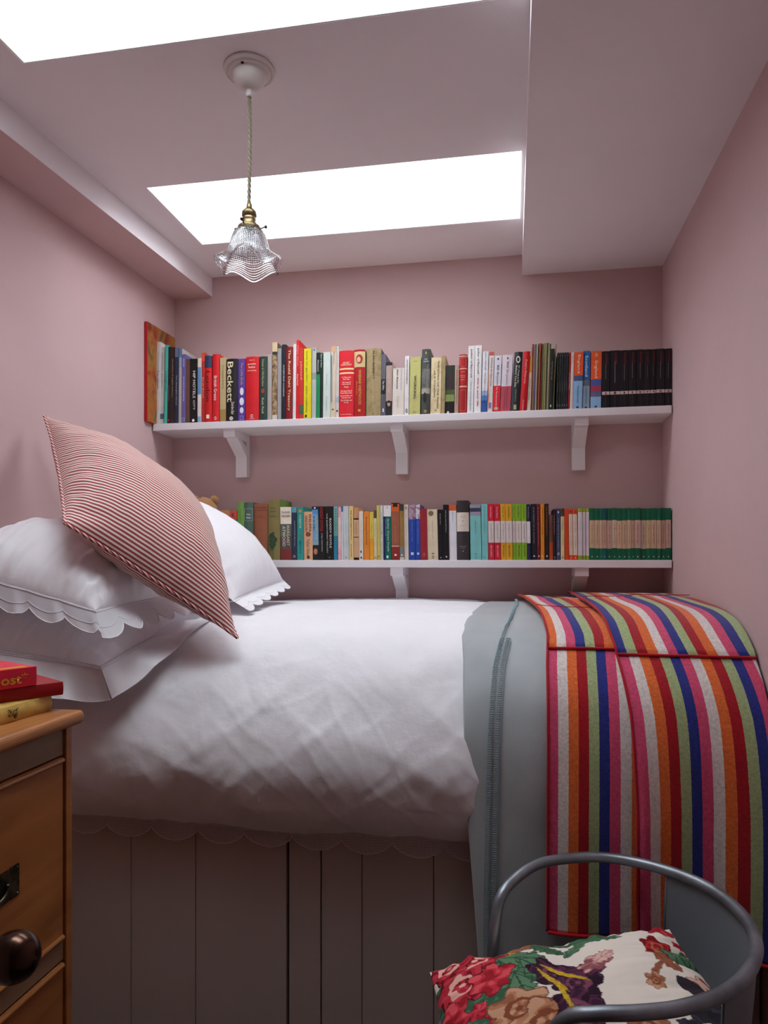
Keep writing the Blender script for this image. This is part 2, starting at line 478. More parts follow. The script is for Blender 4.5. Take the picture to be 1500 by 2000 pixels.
# ladder stitching running down it
b = MB()
xs_st = tab([(0, .020), (.45, .022), (.8, .004), (.93, -.012), (1.1, -.030), (1.35, -.040), (1.6, -.046), (2.0, -.050)])
PP = [p for p in prof_pts(blkprof, .0048) if p.z > -.925]; NQ = pnormals(PP); s_ = 1 if NQ[2].z > 0 else -1
for k, (p, n) in enumerate(zip(PP, NQ)):
    n = n*s_; X = xs_st(p)
    strong = p.z < -.19
    for (dx, wd) in (((-.0065), .0045), (.0075, .0045)):
        if not strong and dx > 0: continue
        jj = gd(X+dx, p, 0, 0)+.0068
        c = Vector((X+dx, p.y, H+p.z))+n*jj
        L_ = wd+random.uniform(-.0008, .0008)
        b.tube([c-Vector((L_, 0, 0)), c+Vector((0, 0, .0012))+n*.0005, c+Vector((L_, 0, 0))], .0011 if strong else .0008, 5)
for dx in (-.012, .0135):
    b.tube([Vector((xs_st(p)+dx, p.y, H+p.z))+n*s_*(gd(xs_st(p)+dx, p, 0, 0)+.0066) for p, n in zip(PP, NQ) if p.z < -.19], .0009, 5)
b.build('ladder_stitching', M['stitch'], fl)

# ---- striped blanket (two folds, the left one lower)
SW = .0212
PINK, WHT, ORG, RED, GRN, BLU = 'cf4a6e', 'dcd2cc', 'dd6a30', 'a3101e', 'a2b07e', '28307f'
def stripes(name, seq):
    m, nt, b_ = newmat(name, .95, spec=.15); b_.inputs['Sheen Weight'].default_value = .3
    tc = N(nt, 'ShaderNodeTexCoord'); sx = N(nt, 'ShaderNodeSeparateXYZ'); nt.links.new(tc.outputs['UV'], sx.inputs[0])
    nz = N(nt, 'ShaderNodeTexNoise', Scale=320, Detail=2); nt.links.new(tc.outputs['Object'], nz.inputs['Vector'])
    ma = N(nt, 'ShaderNodeMath', operation='MULTIPLY_ADD'); ma.inputs[1].default_value = .0022/(6*SW); nt.links.new(nz.outputs['Fac'], ma.inputs[0]); nt.links.new(sx.outputs[0], ma.inputs[2])
    fr = N(nt, 'ShaderNodeMath', operation='FRACT'); nt.links.new(ma.outputs[0], fr.inputs[0])
    r = N(nt, 'ShaderNodeValToRGB'); r.color_ramp.interpolation = 'CONSTANT'; nt.links.new(fr.outputs[0], r.inputs[0])
    el = r.color_ramp.elements
    el[0].position = 0; el[0].color = (*srgb(seq[0]), 1); el[1].position = 1/6; el[1].color = (*srgb(seq[1]), 1)
    for k in range(2, 6):
        e = el.new(k/6); e.color = (*srgb(seq[k]), 1)
    n2 = N(nt, 'ShaderNodeTexNoise', Scale=170, Detail=5); nt.links.new(tc.outputs['Object'], n2.inputs['Vector'])
    mr = N(nt, 'ShaderNodeMapRange'); mr.inputs[1].default_value = .25; mr.inputs[2].default_value = .8; mr.inputs[3].default_value = .78; mr.inputs[4].default_value = 1.25
    nt.links.new(n2.outputs['Fac'], mr.inputs[0])
    hs = N(nt, 'ShaderNodeHueSaturation'); nt.links.new(r.outputs[0], hs.inputs['Color']); nt.links.new(mr.outputs[0], hs.inputs['Value'])
    nt.links.new(hs.outputs[0], b_.inputs['Base Color'])
    bump(nt, b_, 300, .7, .0015, 4)
    return m
MS = [stripes('striped_fleece', [PINK, WHT, ORG, RED, GRN, BLU]), stripes('striped_fleece_reverse', [ORG, WHT, PINK, BLU, GRN, RED]),
      stripes('striped_fleece_reverse_upper', [BLU, GRN, RED, ORG, WHT, PINK])]
LL = tab([(0, .020), (.3, .030), (.55, .055), (.75, .072), (.97, .083), (1.1, .078), (1.3, .076), (1.7, .074), (1.9, .076)])
LR = lambda p: .345
RL = tab([(0, .195), (.3, .20), (.5, .192), (.75, .21), (.98, .222), (1.1, .232), (1.25, .244), (1.45, .250), (1.9, .252)])
RR = lambda p: XR-.006
seamL, seamR = 1.690, 1.672
def below(p, seam): return (p.y < seam)
def ld_(X, p, i, j):
    f = 0 if p.z > -.28 else min(1, (-.28-p.z)/.25)
    return .014+max(-.003, gd(X, p, i, j))+.004*mn.noise(Vector((X*6, p.y*4, p.z*3)))+.004*f*math.sin((X-.08)*30)+(0 if below(p, seamL) else .006)
def rd_(X, p, i, j):
    f = 0 if p.z > -.28 else min(1, (-.28-p.z)/.25)
    fold = .016*math.exp(-((X-RL(p)-.012)/.02)**2)*f
    bump_ = .010*math.exp(-((X-.36)/.05)**2)*(1 if p.y > 1.75 else 0)*math.sin(max(0, min(1, (p.y-1.75)/.6))*PI)
    return .025+max(-.003, gd(X, p, i, j))+.005*mn.noise(Vector((X*6+9, p.y*3.5, p.z*2.5)))+.006*f*math.sin((X-.25)*24+1)+fold+bump_+(0 if below(p, seamR) else .008)+.01*max(0, 1-(X-RL(p))/.02)*0
sb = empty('striped_blanket', (.3, 1.55, H-.45), 'woolly blanket in red, orange, pink, white, blue and green stripes over the bed foot', 'blanket')
def mksheet(name, LF, RF, zend, dsp, seam, nu, flapmat, u0=0, uf=0, warp=0):
    V, P = sheet(blkprof, LF, RF, nu, .008, zend, dsp)
    js = sum(1 for p in P if not below(p, seam))
    if name.startswith('right'):
        for j, p in enumerate(P):
            for i in range(nu):
                V[j][i].z -= .018*(i/(nu-1))*max(0, -p.z-.5)/.3
    def uvf(i, j):
        u = (V[j][i].x-V[j][0].x)
        u += (.010 if j < js else .0035)*mn.noise(Vector((V[j][i].x*7, P[j].y*5, P[j].z*2+3)))
        return ((u+(uf if j < js else u0))/(6*SW), j/len(P))
    o = gridmesh(name, [[v-Vector(sb.location) for v in r] for r in V], nu, len(V), [MS[0], MS[flapmat]], sb, uv=lambda i, j: uvf(i, j), mi=lambda i, j: 1 if j < js else 0)
    m_ = o.modifiers.new('s', 'SOLIDIFY'); m_.thickness = .005; m_.offset = 1
    return o, V, P, js
def mkuv_fix(): pass
oL, VL, PL, jL = mksheet('left_fold', LL, LR, -.785, ld_, seamL, 90, 1, 0, SW*.1)
oR, VR, PR, jR = mksheet('right_fold', RL, RR, -.785, rd_, seamR, 100, 2, -.004, 0)
b = MB(); O = Vector(sb.location)
def lift(V, j, i, dz=.004): return V[j][i]-O+Vector((0, -dz*.6, dz*.6))
for (V, js, skip) in ((VL, jL, 0), (VR, jR, 0)):
    nn = len(V[0])
    b.tube([lift(V, j, 0, .003)+Vector((-.001, 0, 0)) for j in range(len(V))], .0028, 7)                     # left edges
    b.tube([lift(V, js, i, .0045) for i in range(nn)], .0032, 7)                    # turned hem
    b.tube([V[-1][i]-O+Vector((0, -.003, 0)) for i in range(nn)], .0036, 7)                  # bottom hem
def jat(P, y): return min(range(len(P)), key=lambda j: abs(P[j].y-y)+(0 if P[j].z > -.3 else 9))
j1 = jat(PL, 1.985); b.tube([lift(VL, j1, i, .008) for i in range(50)], .0011, 6)
j1 = jat(PR, 2.10)
b.tube([VR[jat(PR, 2.10+.13*(i/99)+.03*math.sin(i*.09))][i]-O+Vector((0, 0, .006)) for i in range(100)], .0011, 6)
b.build('blanket_stitched_edge', M['redyarn'], sb)
# ------------------------------------------------------------------ pillows
def patch(name, C, bu, bd, n, mats, parent=None, pinch=.05, ex=2.2, q=.62, wr=.003, seed=0, org=Vector((0, 0, 0)), shape=None, post=None, sag=None, arclen=False):
    # C: four corners (u0v0, u1v0, u1v1, u0v1); a stuffed bag bulging bu to one side, bd to the other
    C = [Vector(c) for c in C]
    nrm = (C[1]-C[0]).cross(C[3]-C[0]).normalized()
    if nrm.z < 0: nrm = -nrm
    def base(u, v):
        cu, cv = 2*u-1, 2*v-1
        pu = 1-pinch*(1-cv*cv)*abs(cu); pv = 1-pinch*(1-cu*cu)*abs(cv)
        uu, vv = .5+.5*cu*pu, .5+.5*cv*pv
        return C[0]*(1-uu)*(1-vv)+C[1]*uu*(1-vv)+C[2]*uu*vv+C[3]*(1-uu)*vv
    def f(u, v):
        cu, cv = abs(2*u-1), abs(2*v-1)
        return (max(0, 1-cu**ex)**q)*(max(0, 1-cv**ex)**q)
    def pt(u, v, side):
        g = f(u, v); k = bu if side > 0 else -bd
        if shape: k *= shape(u, v)
        ed = math.exp(-min(u, 1-u)*9)+math.exp(-min(v, 1-v)*9)
        # creases run inward from the seams
        w1 = mn.noise(Vector((v*22+seed, u*3, 1)))*math.exp(-min(u, 1-u)*7)+mn.noise(Vector((u*22+seed, v*3, 5)))*math.exp(-min(v, 1-v)*7)
        w = wr*(w1*2.6+1.6*mn.noise(Vector((u*5+seed, v*5, 2))))*min(1, g*4)
        p = base(u, v)+nrm*(k*g+(w if side > 0 else -w))
        if sag: p.z -= sag(u, v)
        if post: p = post(p, u, v, side)
        return p
    s_ = [(.5-.5*math.cos(PI*i/(n-1))) for i in range(n)]
    verts = []; uvs = []; idx = {}
    faces = []
    arc = {}
    for side in (1, -1):
        for j in range(n):
            for i in range(n):
                if arclen:
                    pv_ = arc.get((side, i, j-1)); q_ = pt(s_[i], s_[j], side)
                    arc[side, i, j] = (q_, (pv_[1]+(q_-pv_[0]).length) if pv_ else 0)
                if side < 0 and (i in (0, n-1) or j in (0, n-1)): idx[side, i, j] = idx[1, i, j]; continue
                idx[side, i, j] = len(verts); verts.append(pt(s_[i], s_[j], side)-org); uvs.append((s_[i], arc[side, i, j][1]) if arclen else (s_[i], s_[j]))
        for j in range(n-1):
            for i in range(n-1):
                q4 = (idx[side, i, j], idx[side, i+1, j], idx[side, i+1, j+1], idx[side, i, j+1])
                faces.append(q4 if side > 0 else q4[::-1])
    me = bpy.data.meshes.new(name); me.from_pydata([tuple(v) for v in verts], [], faces); me.update()
    l = me.uv_layers.new(name='UVMap')
    for lp in me.loops: l.data[lp.index].uv = uvs[lp.vertex_index]
    o = link(name, me, mats, parent, True)
    return o, (lambda u, v, side=1: pt(u, v, side)), nrm, uvs
def flange(name, seam, outer, pitch, depth, mats, parent, org, nv=10, rows_wave=.002, thread=True, pw=.6, w0=0):
    S = resample(catmull(seam, 10), .003); n = len(S)
    O = [Vector(p) for p in catmull(outer, 10)]; L = [0]
    for a, b_ in zip(O, O[1:]): L.append(L[-1]+(b_-a).length)
    def at(t):
        s = t*L[-1]; j = 0
        while j < len(O)-2 and L[j+1] < s: j += 1
        return O[j].lerp(O[j+1], (s-L[j])/max(1e-9, L[j+1]-L[j]))
    Ltot = L[-1]; rows = []
    for j in range(nv):
        a = j/(nv-1); row = []
        for i in range(n):
            t = i/(n-1); e = at(t)
            g = 1
            if depth: g = 1-depth*(1-abs(math.sin(PI*t*Ltot/pitch+.6))**pw)-.012*abs(math.sin(PI*t*Ltot/pitch*5))
            p = S[i].lerp(e, a*g)
            wv = rows_wave*a*math.sin(t*Ltot*60+1.3*math.sin(t*25))
            row.append(p+Vector((wv*.5, -wv, wv*.3))-org)
        rows.append(row)
    o = gridmesh(name, rows, n, nv, mats, parent, uv=lambda i, j: (i/n, j/nv))
    b = MB(); b.tube([v for v in rows[-1]], .0012, 5)
    if thread: b.tube([v+Vector((0, -.001, .001)) for v in rows[1]], .0010, 5)
    if thread and depth: b.tube([v+Vector((0, -.0008, .0004)) for v in rows[int(nv*.62)]], .0007, 4)
    b.build('embroidered_edge', M['linen'], o)
    return o, rows
# lower pillow, lying flat at the near corner of the bed
po = Vector((-1.1, 1.75, H-.2))
lo_ = empty('pillow', po, 'flat white pillow with openwork hem, lowest of the pile by the chest', 'pillow', 'white bed pillows')
body, pf, _, _ = patch('pillowcase', [(-1.356, 1.50, H-.195), (-.935, 1.515, H-.245), (-.90, 2.10, H-.135), (-1.33, 2.10, H-.135)], .105, .02, 110, [M['linen']], lo_, .03, 2.6, .5, .009, 3, po)
seam = [pf(u, 0.0) for u in (0, .15, .3, .45, .6, .75, .9, 1)]
outer = [(-1.34, 1.455, H-.285), (-1.25, 1.46, H-.30), (-1.15, 1.463, H-.305), (-1.06, 1.475, H-.312), (-1.0, 1.49, H-.318), (-.955, 1.505, H-.325), (-.915, 1.522, H-.322)]
flange('openwork_flange', seam, outer, .1, 0, [M['linen']], lo_, po, 12, .005)
seam2 = [pf(1.0, v) for v in (0, .15, .3, .45, .6, .8)]
outer2 = [(-.913, 1.525, H-.320), (-.872, 1.57, H-.287), (-.845, 1.61, H-.250), (-.825, 1.66, H-.222), (-.812, 1.74, H-.180), (-.805, 1.90, H-.150)]
flange('openwork_flange', seam2, outer2, .1, 0, [M['linen']], lo_, po, 12, .002)
# hem-stitch: a row of little knots
b = MB()
for path in (seam, seam2):
    for k, p in enumerate(resample(catmull(path, 10), .0045)):
        for dz in (0, -.006):
            c = p-po+Vector((0, -.003, .001+dz))
            b.tube([c, c+Vector((.002, -.001, .003))], .0012, 4)
b.build('hem_stitching', M['linen'], lo_)
# upper pillow, plump, with scalloped sheer border
po = Vector((-1.1, 1.75, H))
up = empty('pillow', po, 'plump white pillow with scalloped sheer border, lying under the ticking pillow', 'pillow', 'white bed pillows')
body, pf, _, _ = patch('pillowcase', [(-1.356, 1.49, H-.005), (-.930, 1.485, H-.112), (-.935, 2.00, H-.09), (-1.345, 2.02, H-.0)], .150, .03, 120, [M['linen']], up, .03, 2.8, .55, .009, 11, po)
seam = [pf(u, 0.0) for u in (0, .15, .3, .45, .6, .75, .9, 1)]
outer = [tuple(Vector(s)+Vector((.006*k, -.022, -.072+.002*k))) for k, s in enumerate(seam)]
outer[-1] = tuple(Vector(seam[-1])+Vector((.038, -.03, -.068)))
flange('scalloped_border', seam, outer, .098, .42, [M['organza']], up, po, 12, .004)
seam2 = [pf(1.0, v) for v in (0, .12, .25, .4, .6, .8, 1)]
outer2 = [tuple(Vector(s)+Vector((.078, -.03, -.052))) for s in seam2]; outer2[0] = outer[-1]
flange('scalloped_border', seam2, outer2, .085, .42, [M['organza']], up, po, 12, .004)
# rear pillow, propped behind the ticking pillow
po = Vector((-1.0, 2.2, H))
rp = empty('pillow', po, 'white scalloped pillow propped at the back behind the ticking pillow', 'pillow', 'white bed pillows')
body, pf, _, _ = patch('pillowcase', [(-1.24, 1.98, H+.19), (-.785, 1.94, H-.115), (-.790, 2.42, H-.070), (-1.22, 2.44, H+.165)], .130, .04, 100, [M['linen']], rp, .03, 2.4, .6, .004, 21, po)
seam = [pf(1.0, v) for v in (0, .1, .25, .4, .55, .7, .85, 1)]
outer = [tuple(Vector(s)+Vector((.056-.026*(k/7)**3, -.006, -.030+.006*k/7))) for k, s in enumerate(seam)]
flange('scalloped_border', seam, outer, .085, .35, [M['linen']], rp, po, 10, .002, True, .6)

# ticking pillow
def ticking(name='red_ticking'):
    m, nt, b_ = newmat(name, .9, spec=.2); b_.inputs['Sheen Weight'].default_value = .1
    tc = N(nt, 'ShaderNodeTexCoord'); sx = N(nt, 'ShaderNodeSeparateXYZ'); nt.links.new(tc.outputs['UV'], sx.inputs[0])
    mu = N(nt, 'ShaderNodeMath', operation='MULTIPLY'); mu.inputs[1].default_value = 1/.0102; nt.links.new(sx.outputs[1], mu.inputs[0])
    fr = N(nt, 'ShaderNodeMath', operation='FRACT'); nt.links.new(mu.outputs[0], fr.inputs[0])
    r = N(nt, 'ShaderNodeValToRGB'); nt.links.new(fr.outputs[0], r.inputs[0]); el = r.color_ramp.elements
    cream, red = (*srgb('eadfd3'), 1), (*srgb('9a323e'), 1)
    el[0].position = 0; el[0].color = cream
    el[1].position = .22; el[1].color = cream
    for p_, c_ in ((.28, red), (.36, (*srgb('c98a86'), 1)), (.42, red), (.66, red), (.72, (*srgb('c98a86'), 1)), (.78, red), (.83, cream)):
        e = el.new(p_); e.color = c_
    nt.links.new(r.outputs[0], b_.inputs['Base Color'])
    bump(nt, b_, 900, .2, .0004)
    return m
M['tick'] = ticking()
def rope():
    m, nt, b_ = newmat('twisted_ticking_piping', .9)
    tc = N(nt, 'ShaderNodeTexCoord'); wv = N(nt, 'ShaderNodeTexWave', Scale=55); wv.inputs['Distortion'].default_value = 0
    wv.bands_direction = 'DIAGONAL'
    nt.links.new(tc.outputs['Object'], wv.inputs['Vector'])
    r = N(nt, 'ShaderNodeValToRGB'); r.color_ramp.interpolation = 'CONSTANT'; nt.links.new(wv.outputs['Fac'], r.inputs[0])
    r.color_ramp.elements[0].color = (*srgb('e3d3c6'), 1); r.color_ramp.elements[1].position = .5; r.color_ramp.elements[1].color = (*srgb('a83e48'), 1)
    nt.links.new(r.outputs[0], b_.inputs['Base Color']); return m
M['rope'] = rope()
A = Vector((-1.292, 1.812, H+.406)); B = Vector((-1.000, 1.475, H+.085)); Cc = Vector((-.658, 1.655, H-.188))
D = A+Cc-B+Vector((.03, .02, .0))
po = (A+Cc)/2
tk = empty('ticking_pillow', po, 'red and cream striped ticking pillow leaning against the white pillows', 'pillow')
def tpost(p, u, v, side): return p
body, pf, _, _ = patch('pillow_cover', [B, Cc, D, A], .135, .085, 150, [M['tick']], tk, .055, 2.3, .62, .0034, 31, po, arclen=True)
b = MB()
for path in ([pf(u/24, 0) for u in range(25)], [pf(0, v/24) for v in range(25)], [pf(u/24, 1) for u in range(25)], [pf(1, v/24) for v in range(25)]):
    b.tube([p-po for p in catmull(path, 4)], .0038, 8)
b.build('piping', M['rope'], tk)

# ------------------------------------------------------------------ chest of drawers
XF, YE, ZTp = -.720, 1.082, H-.2486
ch = empty('chest_of_drawers', (-.97, .62, 0), 'old waxed pine chest of drawers with recessed brass handles beside the bed', 'chest of drawers')
OX, OY = -.97, .62
CY0 = .20
def cbx(b, x0, x1, y0, y1, z0, z1): b.box(x0-OX, x1-OX, y0-OY, y1-OY, z0, z1)
b = MB(); cbx(b, -1.255, XF+.018, CY0-.02, YE+.012, ZTp-.0225, ZTp); b.build('chest_top', M['pine'], ch, .009, 4)
b = MB()
cbx(b, -1.24, XF-.012, YE-.018, YE, .0, ZTp-.0225); cbx(b, -1.24, XF-.012, CY0, CY0+.018, .0, ZTp-.0225)
cbx(b, -1.24, -1.228, CY0, YE, .0, ZTp-.0225)
cbx(b, XF-.012, XF+.0005, YE-.016, YE, 0, ZTp-.0225); cbx(b, XF-.012, XF+.0005, CY0, CY0+.018, 0, ZTp-.0225)
b.build('carcass', M['pine_side'], ch, .0015)
b = MB()
z1d = H-.318; hh = .305; rail = .030
zz = z1d; dr = []
while zz-hh > 0.05 and len(dr) < 3:
    dr.append((zz-hh, zz)); zz -= hh+rail
for (za, zb) in [(z1d, ZTp-.0225)]+[(d[0]-rail, d[0]) for d in dr]:
    cbx(b, -1.22, XF-.004, CY0+.018, YE-.018, za, zb)
b.build('drawer_rail', M['pine_grey'], ch, .001)
for (za, zb) in dr:
    b = MB()
    cbx(b, XF-.02, XF-.003, CY0+.022, YE-.0195, za+.003, zb-.003)
    d_ = b.build('drawer', M['pine_side'], ch, .0015)
    b = MB()
    for z_ in (zb-.008, za+.008):
        b.tube([(XF-.0025-OX, CY0+.024-OY, z_), (XF-.0025-OX, YE-.021-OY, z_)], .0042, 10)
    b.build('bead_moulding', M['pine_side'], d_)
    zc = (za+zb)/2-.002
    for yc in (.905, .38):
        b = MB(); x0 = XF-.003-OX; yy = yc-OY
        # plate with a round dish
        n = 32; hw, hh2 = .049, .0235
        b.box(x0, x0+.0022, yy-hw, yy-.030, zc-hh2, zc+hh2); b.box(x0, x0+.0022, yy+.030, yy+hw, zc-hh2, zc+hh2)
        ring = []
        for k in range(n):
            a = 2*PI*k/n; ca, sa = math.cos(a), math.sin(a)
            m_ = max(abs(ca)/.030, abs(sa)/hh2); ring.append((ca/m_, sa/m_, ca*.026, sa*.0185))
        for k in range(n):
            a_, c_ = ring[k], ring[(k+1) % n]
            b.quad([(x0+.0022, yy+a_[0], zc+a_[1]), (x0+.0022, yy+c_[0], zc+c_[1]), (x0+.0022, yy+c_[2], zc+c_[3]), (x0+.0022, yy+a_[2], zc+a_[3])])
            b.quad([(x0+.0022, yy+a_[2], zc+a_[3]), (x0+.0022, yy+c_[2], zc+c_[3]), (x0+.0003, yy+c_[2]*.9, zc+c_[3]*.9), (x0+.0003, yy+a_[2]*.9, zc+a_[3]*.9)])
        pl = b.build('handle_plate', M['olive'], d_)
        b = MB(); b.lathe([(.0, .0006), (.9, .0006), (.95, .0004)], (0, 0, 0), 24, axis='X', cap=False)
        for v in b.bm.verts: v.co = Vector((x0+v.co.x*1.0, yy+v.co.y*.024, zc+v.co.z*.0172))
        b.build('handle_recess', M['black'], d_)
        b = MB()
        b.tube([(x0+.0045, yy+.021*math.cos(a), zc+.015*math.sin(a)) for a in [PI+PI*k/16 for k in range(17)]], .0024, 8)
        for sy in (-.021, .021): b.ball((x0+.004, yy+sy, zc+.001), .0035)
        b.build('ring_pull', M['olive'], d_)
        for sy in (-.044, .044):
            for sz in (-.019, .019):
                b = MB(); b.ball((x0+.0024, yy+sy, zc+sz), .0018); b.build('screw', M['brass'], d_)
# ------------------------------------------------------------------ text
def text_mesh(body, bold=0.0):
    cu = bpy.data.curves.new('t', 'FONT'); cu.body = body; cu.size = 1; cu.resolution_u = 2; cu.offset = bold
    cu.align_x = 'CENTER'; cu.align_y = 'CENTER'
    o = bpy.data.objects.new('t', cu); COL.objects.link(o)
    dg = bpy.context.evaluated_depsgraph_get(); dg.update()
    me = bpy.data.meshes.new_from_object(o.evaluated_get(dg))
    bpy.data.objects.remove(o); bpy.data.curves.remove(cu)
    return me
CM = {}
def cmat(hexc, rough=.5):
    k = (hexc, rough)
    if k not in CM:
        m, nt, b_ = newmat('cover_'+hexc, rough, spec=.35); c = srgb(hexc)
        noisecol(nt, b_, [x*.93 for x in c], [min(1, x*1.05) for x in c], 25, 4)
        CM[k] = m
    return CM[k]
PAGE = cmat('d9cdb8', .9)
def add_text(parent, body, M3, length, height, hexc, name='spine_title', bold=.0):
    me = text_mesh(body, bold)
    if not me.vertices: return
    xs = [v.co.x for v in me.vertices]; ys = [v.co.y for v in me.vertices]
    w0, h0 = max(xs)-min(xs), max(ys)-min(ys); cx, cy = (max(xs)+min(xs))/2, (max(ys)+min(ys))/2
    sx, sy = length/w0, height/h0
    for v in me.vertices: v.co = M3 @ Vector(((v.co.x-cx)*sx, (v.co.y-cy)*sy, 0))
    me.update()
    return link(name, me, cmat(hexc, .6), parent)
# books on the chest -----------------------------------------------------------
def flat_book(loc, ang, ln, wd, th, cover, label, rnd=.004, name='book', side_pages=True):
    o = empty(name, loc, label, 'book', 'books on the chest of drawers', ang)
    # local: x along the spine (end at x=0), y away from the spine, z up
    b = MB(); n = 8
    out = [(0, t*th) for t in (0,)]
    pts = []
    for k in range(n+1):
        a = k/n; pts.append((-rnd*math.sin(PI*a), a*th))
    outer_ = [(wd, 0)]+pts+[(wd, th)]; inner = [(wd, th-.002), (.003, th-.002), (.003, .002), (wd, .002)]
    b.prism(outer_+inner, 'X', -ln, 0)
    c = b.build('cover', cover, o, .0006)
    b = MB(); b.box(-ln+.003, -.003, .004, wd-.004, .002, th-.002); b.build('pages', PAGE, o)
    return o
base = ZTp
# the spines look towards the room; local +x runs to the bed, local +y towards the left wall
def place(Bp, Ap):
    d = (Vector(Bp)-Vector(Ap)).normalized(); return math.atan2(d.y, d.x)
M['vine'] = None
def painted(name, cols, scale=30, rough=.55):
    m, nt, b_ = newmat(name, rough); tc = N(nt, 'ShaderNodeTexCoord')
    nz = N(nt, 'ShaderNodeTexNoise', Scale=scale, Detail=5); nz.inputs['Distortion'].default_value = .8; nt.links.new(tc.outputs['Object'], nz.inputs['Vector'])
    r = N(nt, 'ShaderNodeValToRGB'); nt.links.new(nz.outputs['Fac'], r.inputs[0]); el = r.color_ramp.elements
    el[0].position = .3; el[0].color = (*srgb(cols[0]), 1); el[1].position = .75; el[1].color = (*srgb(cols[-1]), 1)
    for i, c in enumerate(cols[1:-1]):
        e = el.new(.3+.45*(i+1)/(len(cols)-1)); e.color = (*srgb(c), 1)
    nt.links.new(r.outputs[0], b_.inputs['Base Color']); return m
yb = flat_book((-.756, 1.078, base), place((-.756, 1.078, 0), (-.760, .96, 0)), .20, .125, .0255, painted('yellow_patterned_jacket', ['8c7038', 'c2a04a', 'd2b25a', 'c9a650', 'b08038'], 22), 'yellow patterned book, lowest of the three on the chest', .003)
rb = flat_book((-.735, 1.080, base+.0258), place((-.735, 1.080, 0), (-.788, 1.000, 0)), .20, .125, .0215, cmat('9c1016', .35), 'plain dark red hardback, middle of the three on the chest', .002)
pb = flat_book((-.757, 1.043, base+.0478), place((-.757, 1.043, 0), (-.783, .988, 0)), .20, .13, .030, cmat('e02440', .4), 'pink paperback with yellow lettering, top of the three on the chest', .0005)
R3 = Matrix(((1, 0, 0), (0, 0, -1), (0, 1, 0)))
def T(mat3, off):
    m4 = mat3.to_4x4(); m4.translation = Vector(off); return m4
add_text(pb, 'ost*', T(R3, (-.036, -.0012, .0140)), .043, .0165, 'e0a030', 'cover_lettering', .02)
b = MB(); b.box(-.2, -.011, .006, .020, .0300, .0304); b.build('cover_band', cmat('e5a12c'), pb)
b = MB()
rr_ = random.Random(5)
for k in range(16):
    cx_ = -.093+rr_.uniform(-.009, .009); cz_ = .013+rr_.uniform(-.006, .006)
    pts = [(cx_+.003*math.cos(a)*rr_.uniform(.5, 1.2), -.0042, cz_+.0025*math.sin(a+k)) for a in [k2*.8 for k2 in range(7)]]
    b.tube(pts, .0004, 4)
b.build('cover_drawing', cmat('3a2c1c'), yb)
# ------------------------------------------------------------------ shelves
YS = 2.48
Z1, Z2 = .510, .002             # shelf tops, above eye
def shelf(z, x0, x1, label, cutleft=False):
    o = empty('wall_shelf', ((x0+x1)/2, BY, H+z), label, 'shelf', None); ox = (x0+x1)/2
    b = MB(); b.prism([(x0-ox, YS-BY), (x1-ox-.003, YS-BY), (x1-ox, YS-BY+.01), (x1-ox, -.001), (x0-ox+(.0 if cutleft else 0), -.001)], 'Z', -.026, 0)
    b.build('shelf_board', M['white'], o, .0015)
    zlow = -.190 if z > .3 else -.148
    for px, Y in ((472, 2.62), (785, 2.62), (1130, 2.62)):
        xc = x_at(px, Y)-ox; hw = .0225
        b = MB()
        b.box(xc-hw, xc+hw, -.155, -.001, -.055, -.0262)
        b.box(xc-hw, xc+hw, -.034, -.001, zlow, -.055)
        b.prism([(-.128, -.055), (-.034, -.112), (-.034, -.150) if False else (-.034, -.104), (-.034, -.104)][:2]+[(-.034, -.075), (-.086, -.055)], 'X', xc-hw, xc+hw)
        b.build('bracket', M['white'], o, .001)
    return o
shelf(Z1, -1.318, XR-.002, 'white painted wall shelf on three brackets, the upper one')
shelf(Z2, -1.318, XR-.002, 'white painted wall shelf on three brackets, the lower one just above the bed')

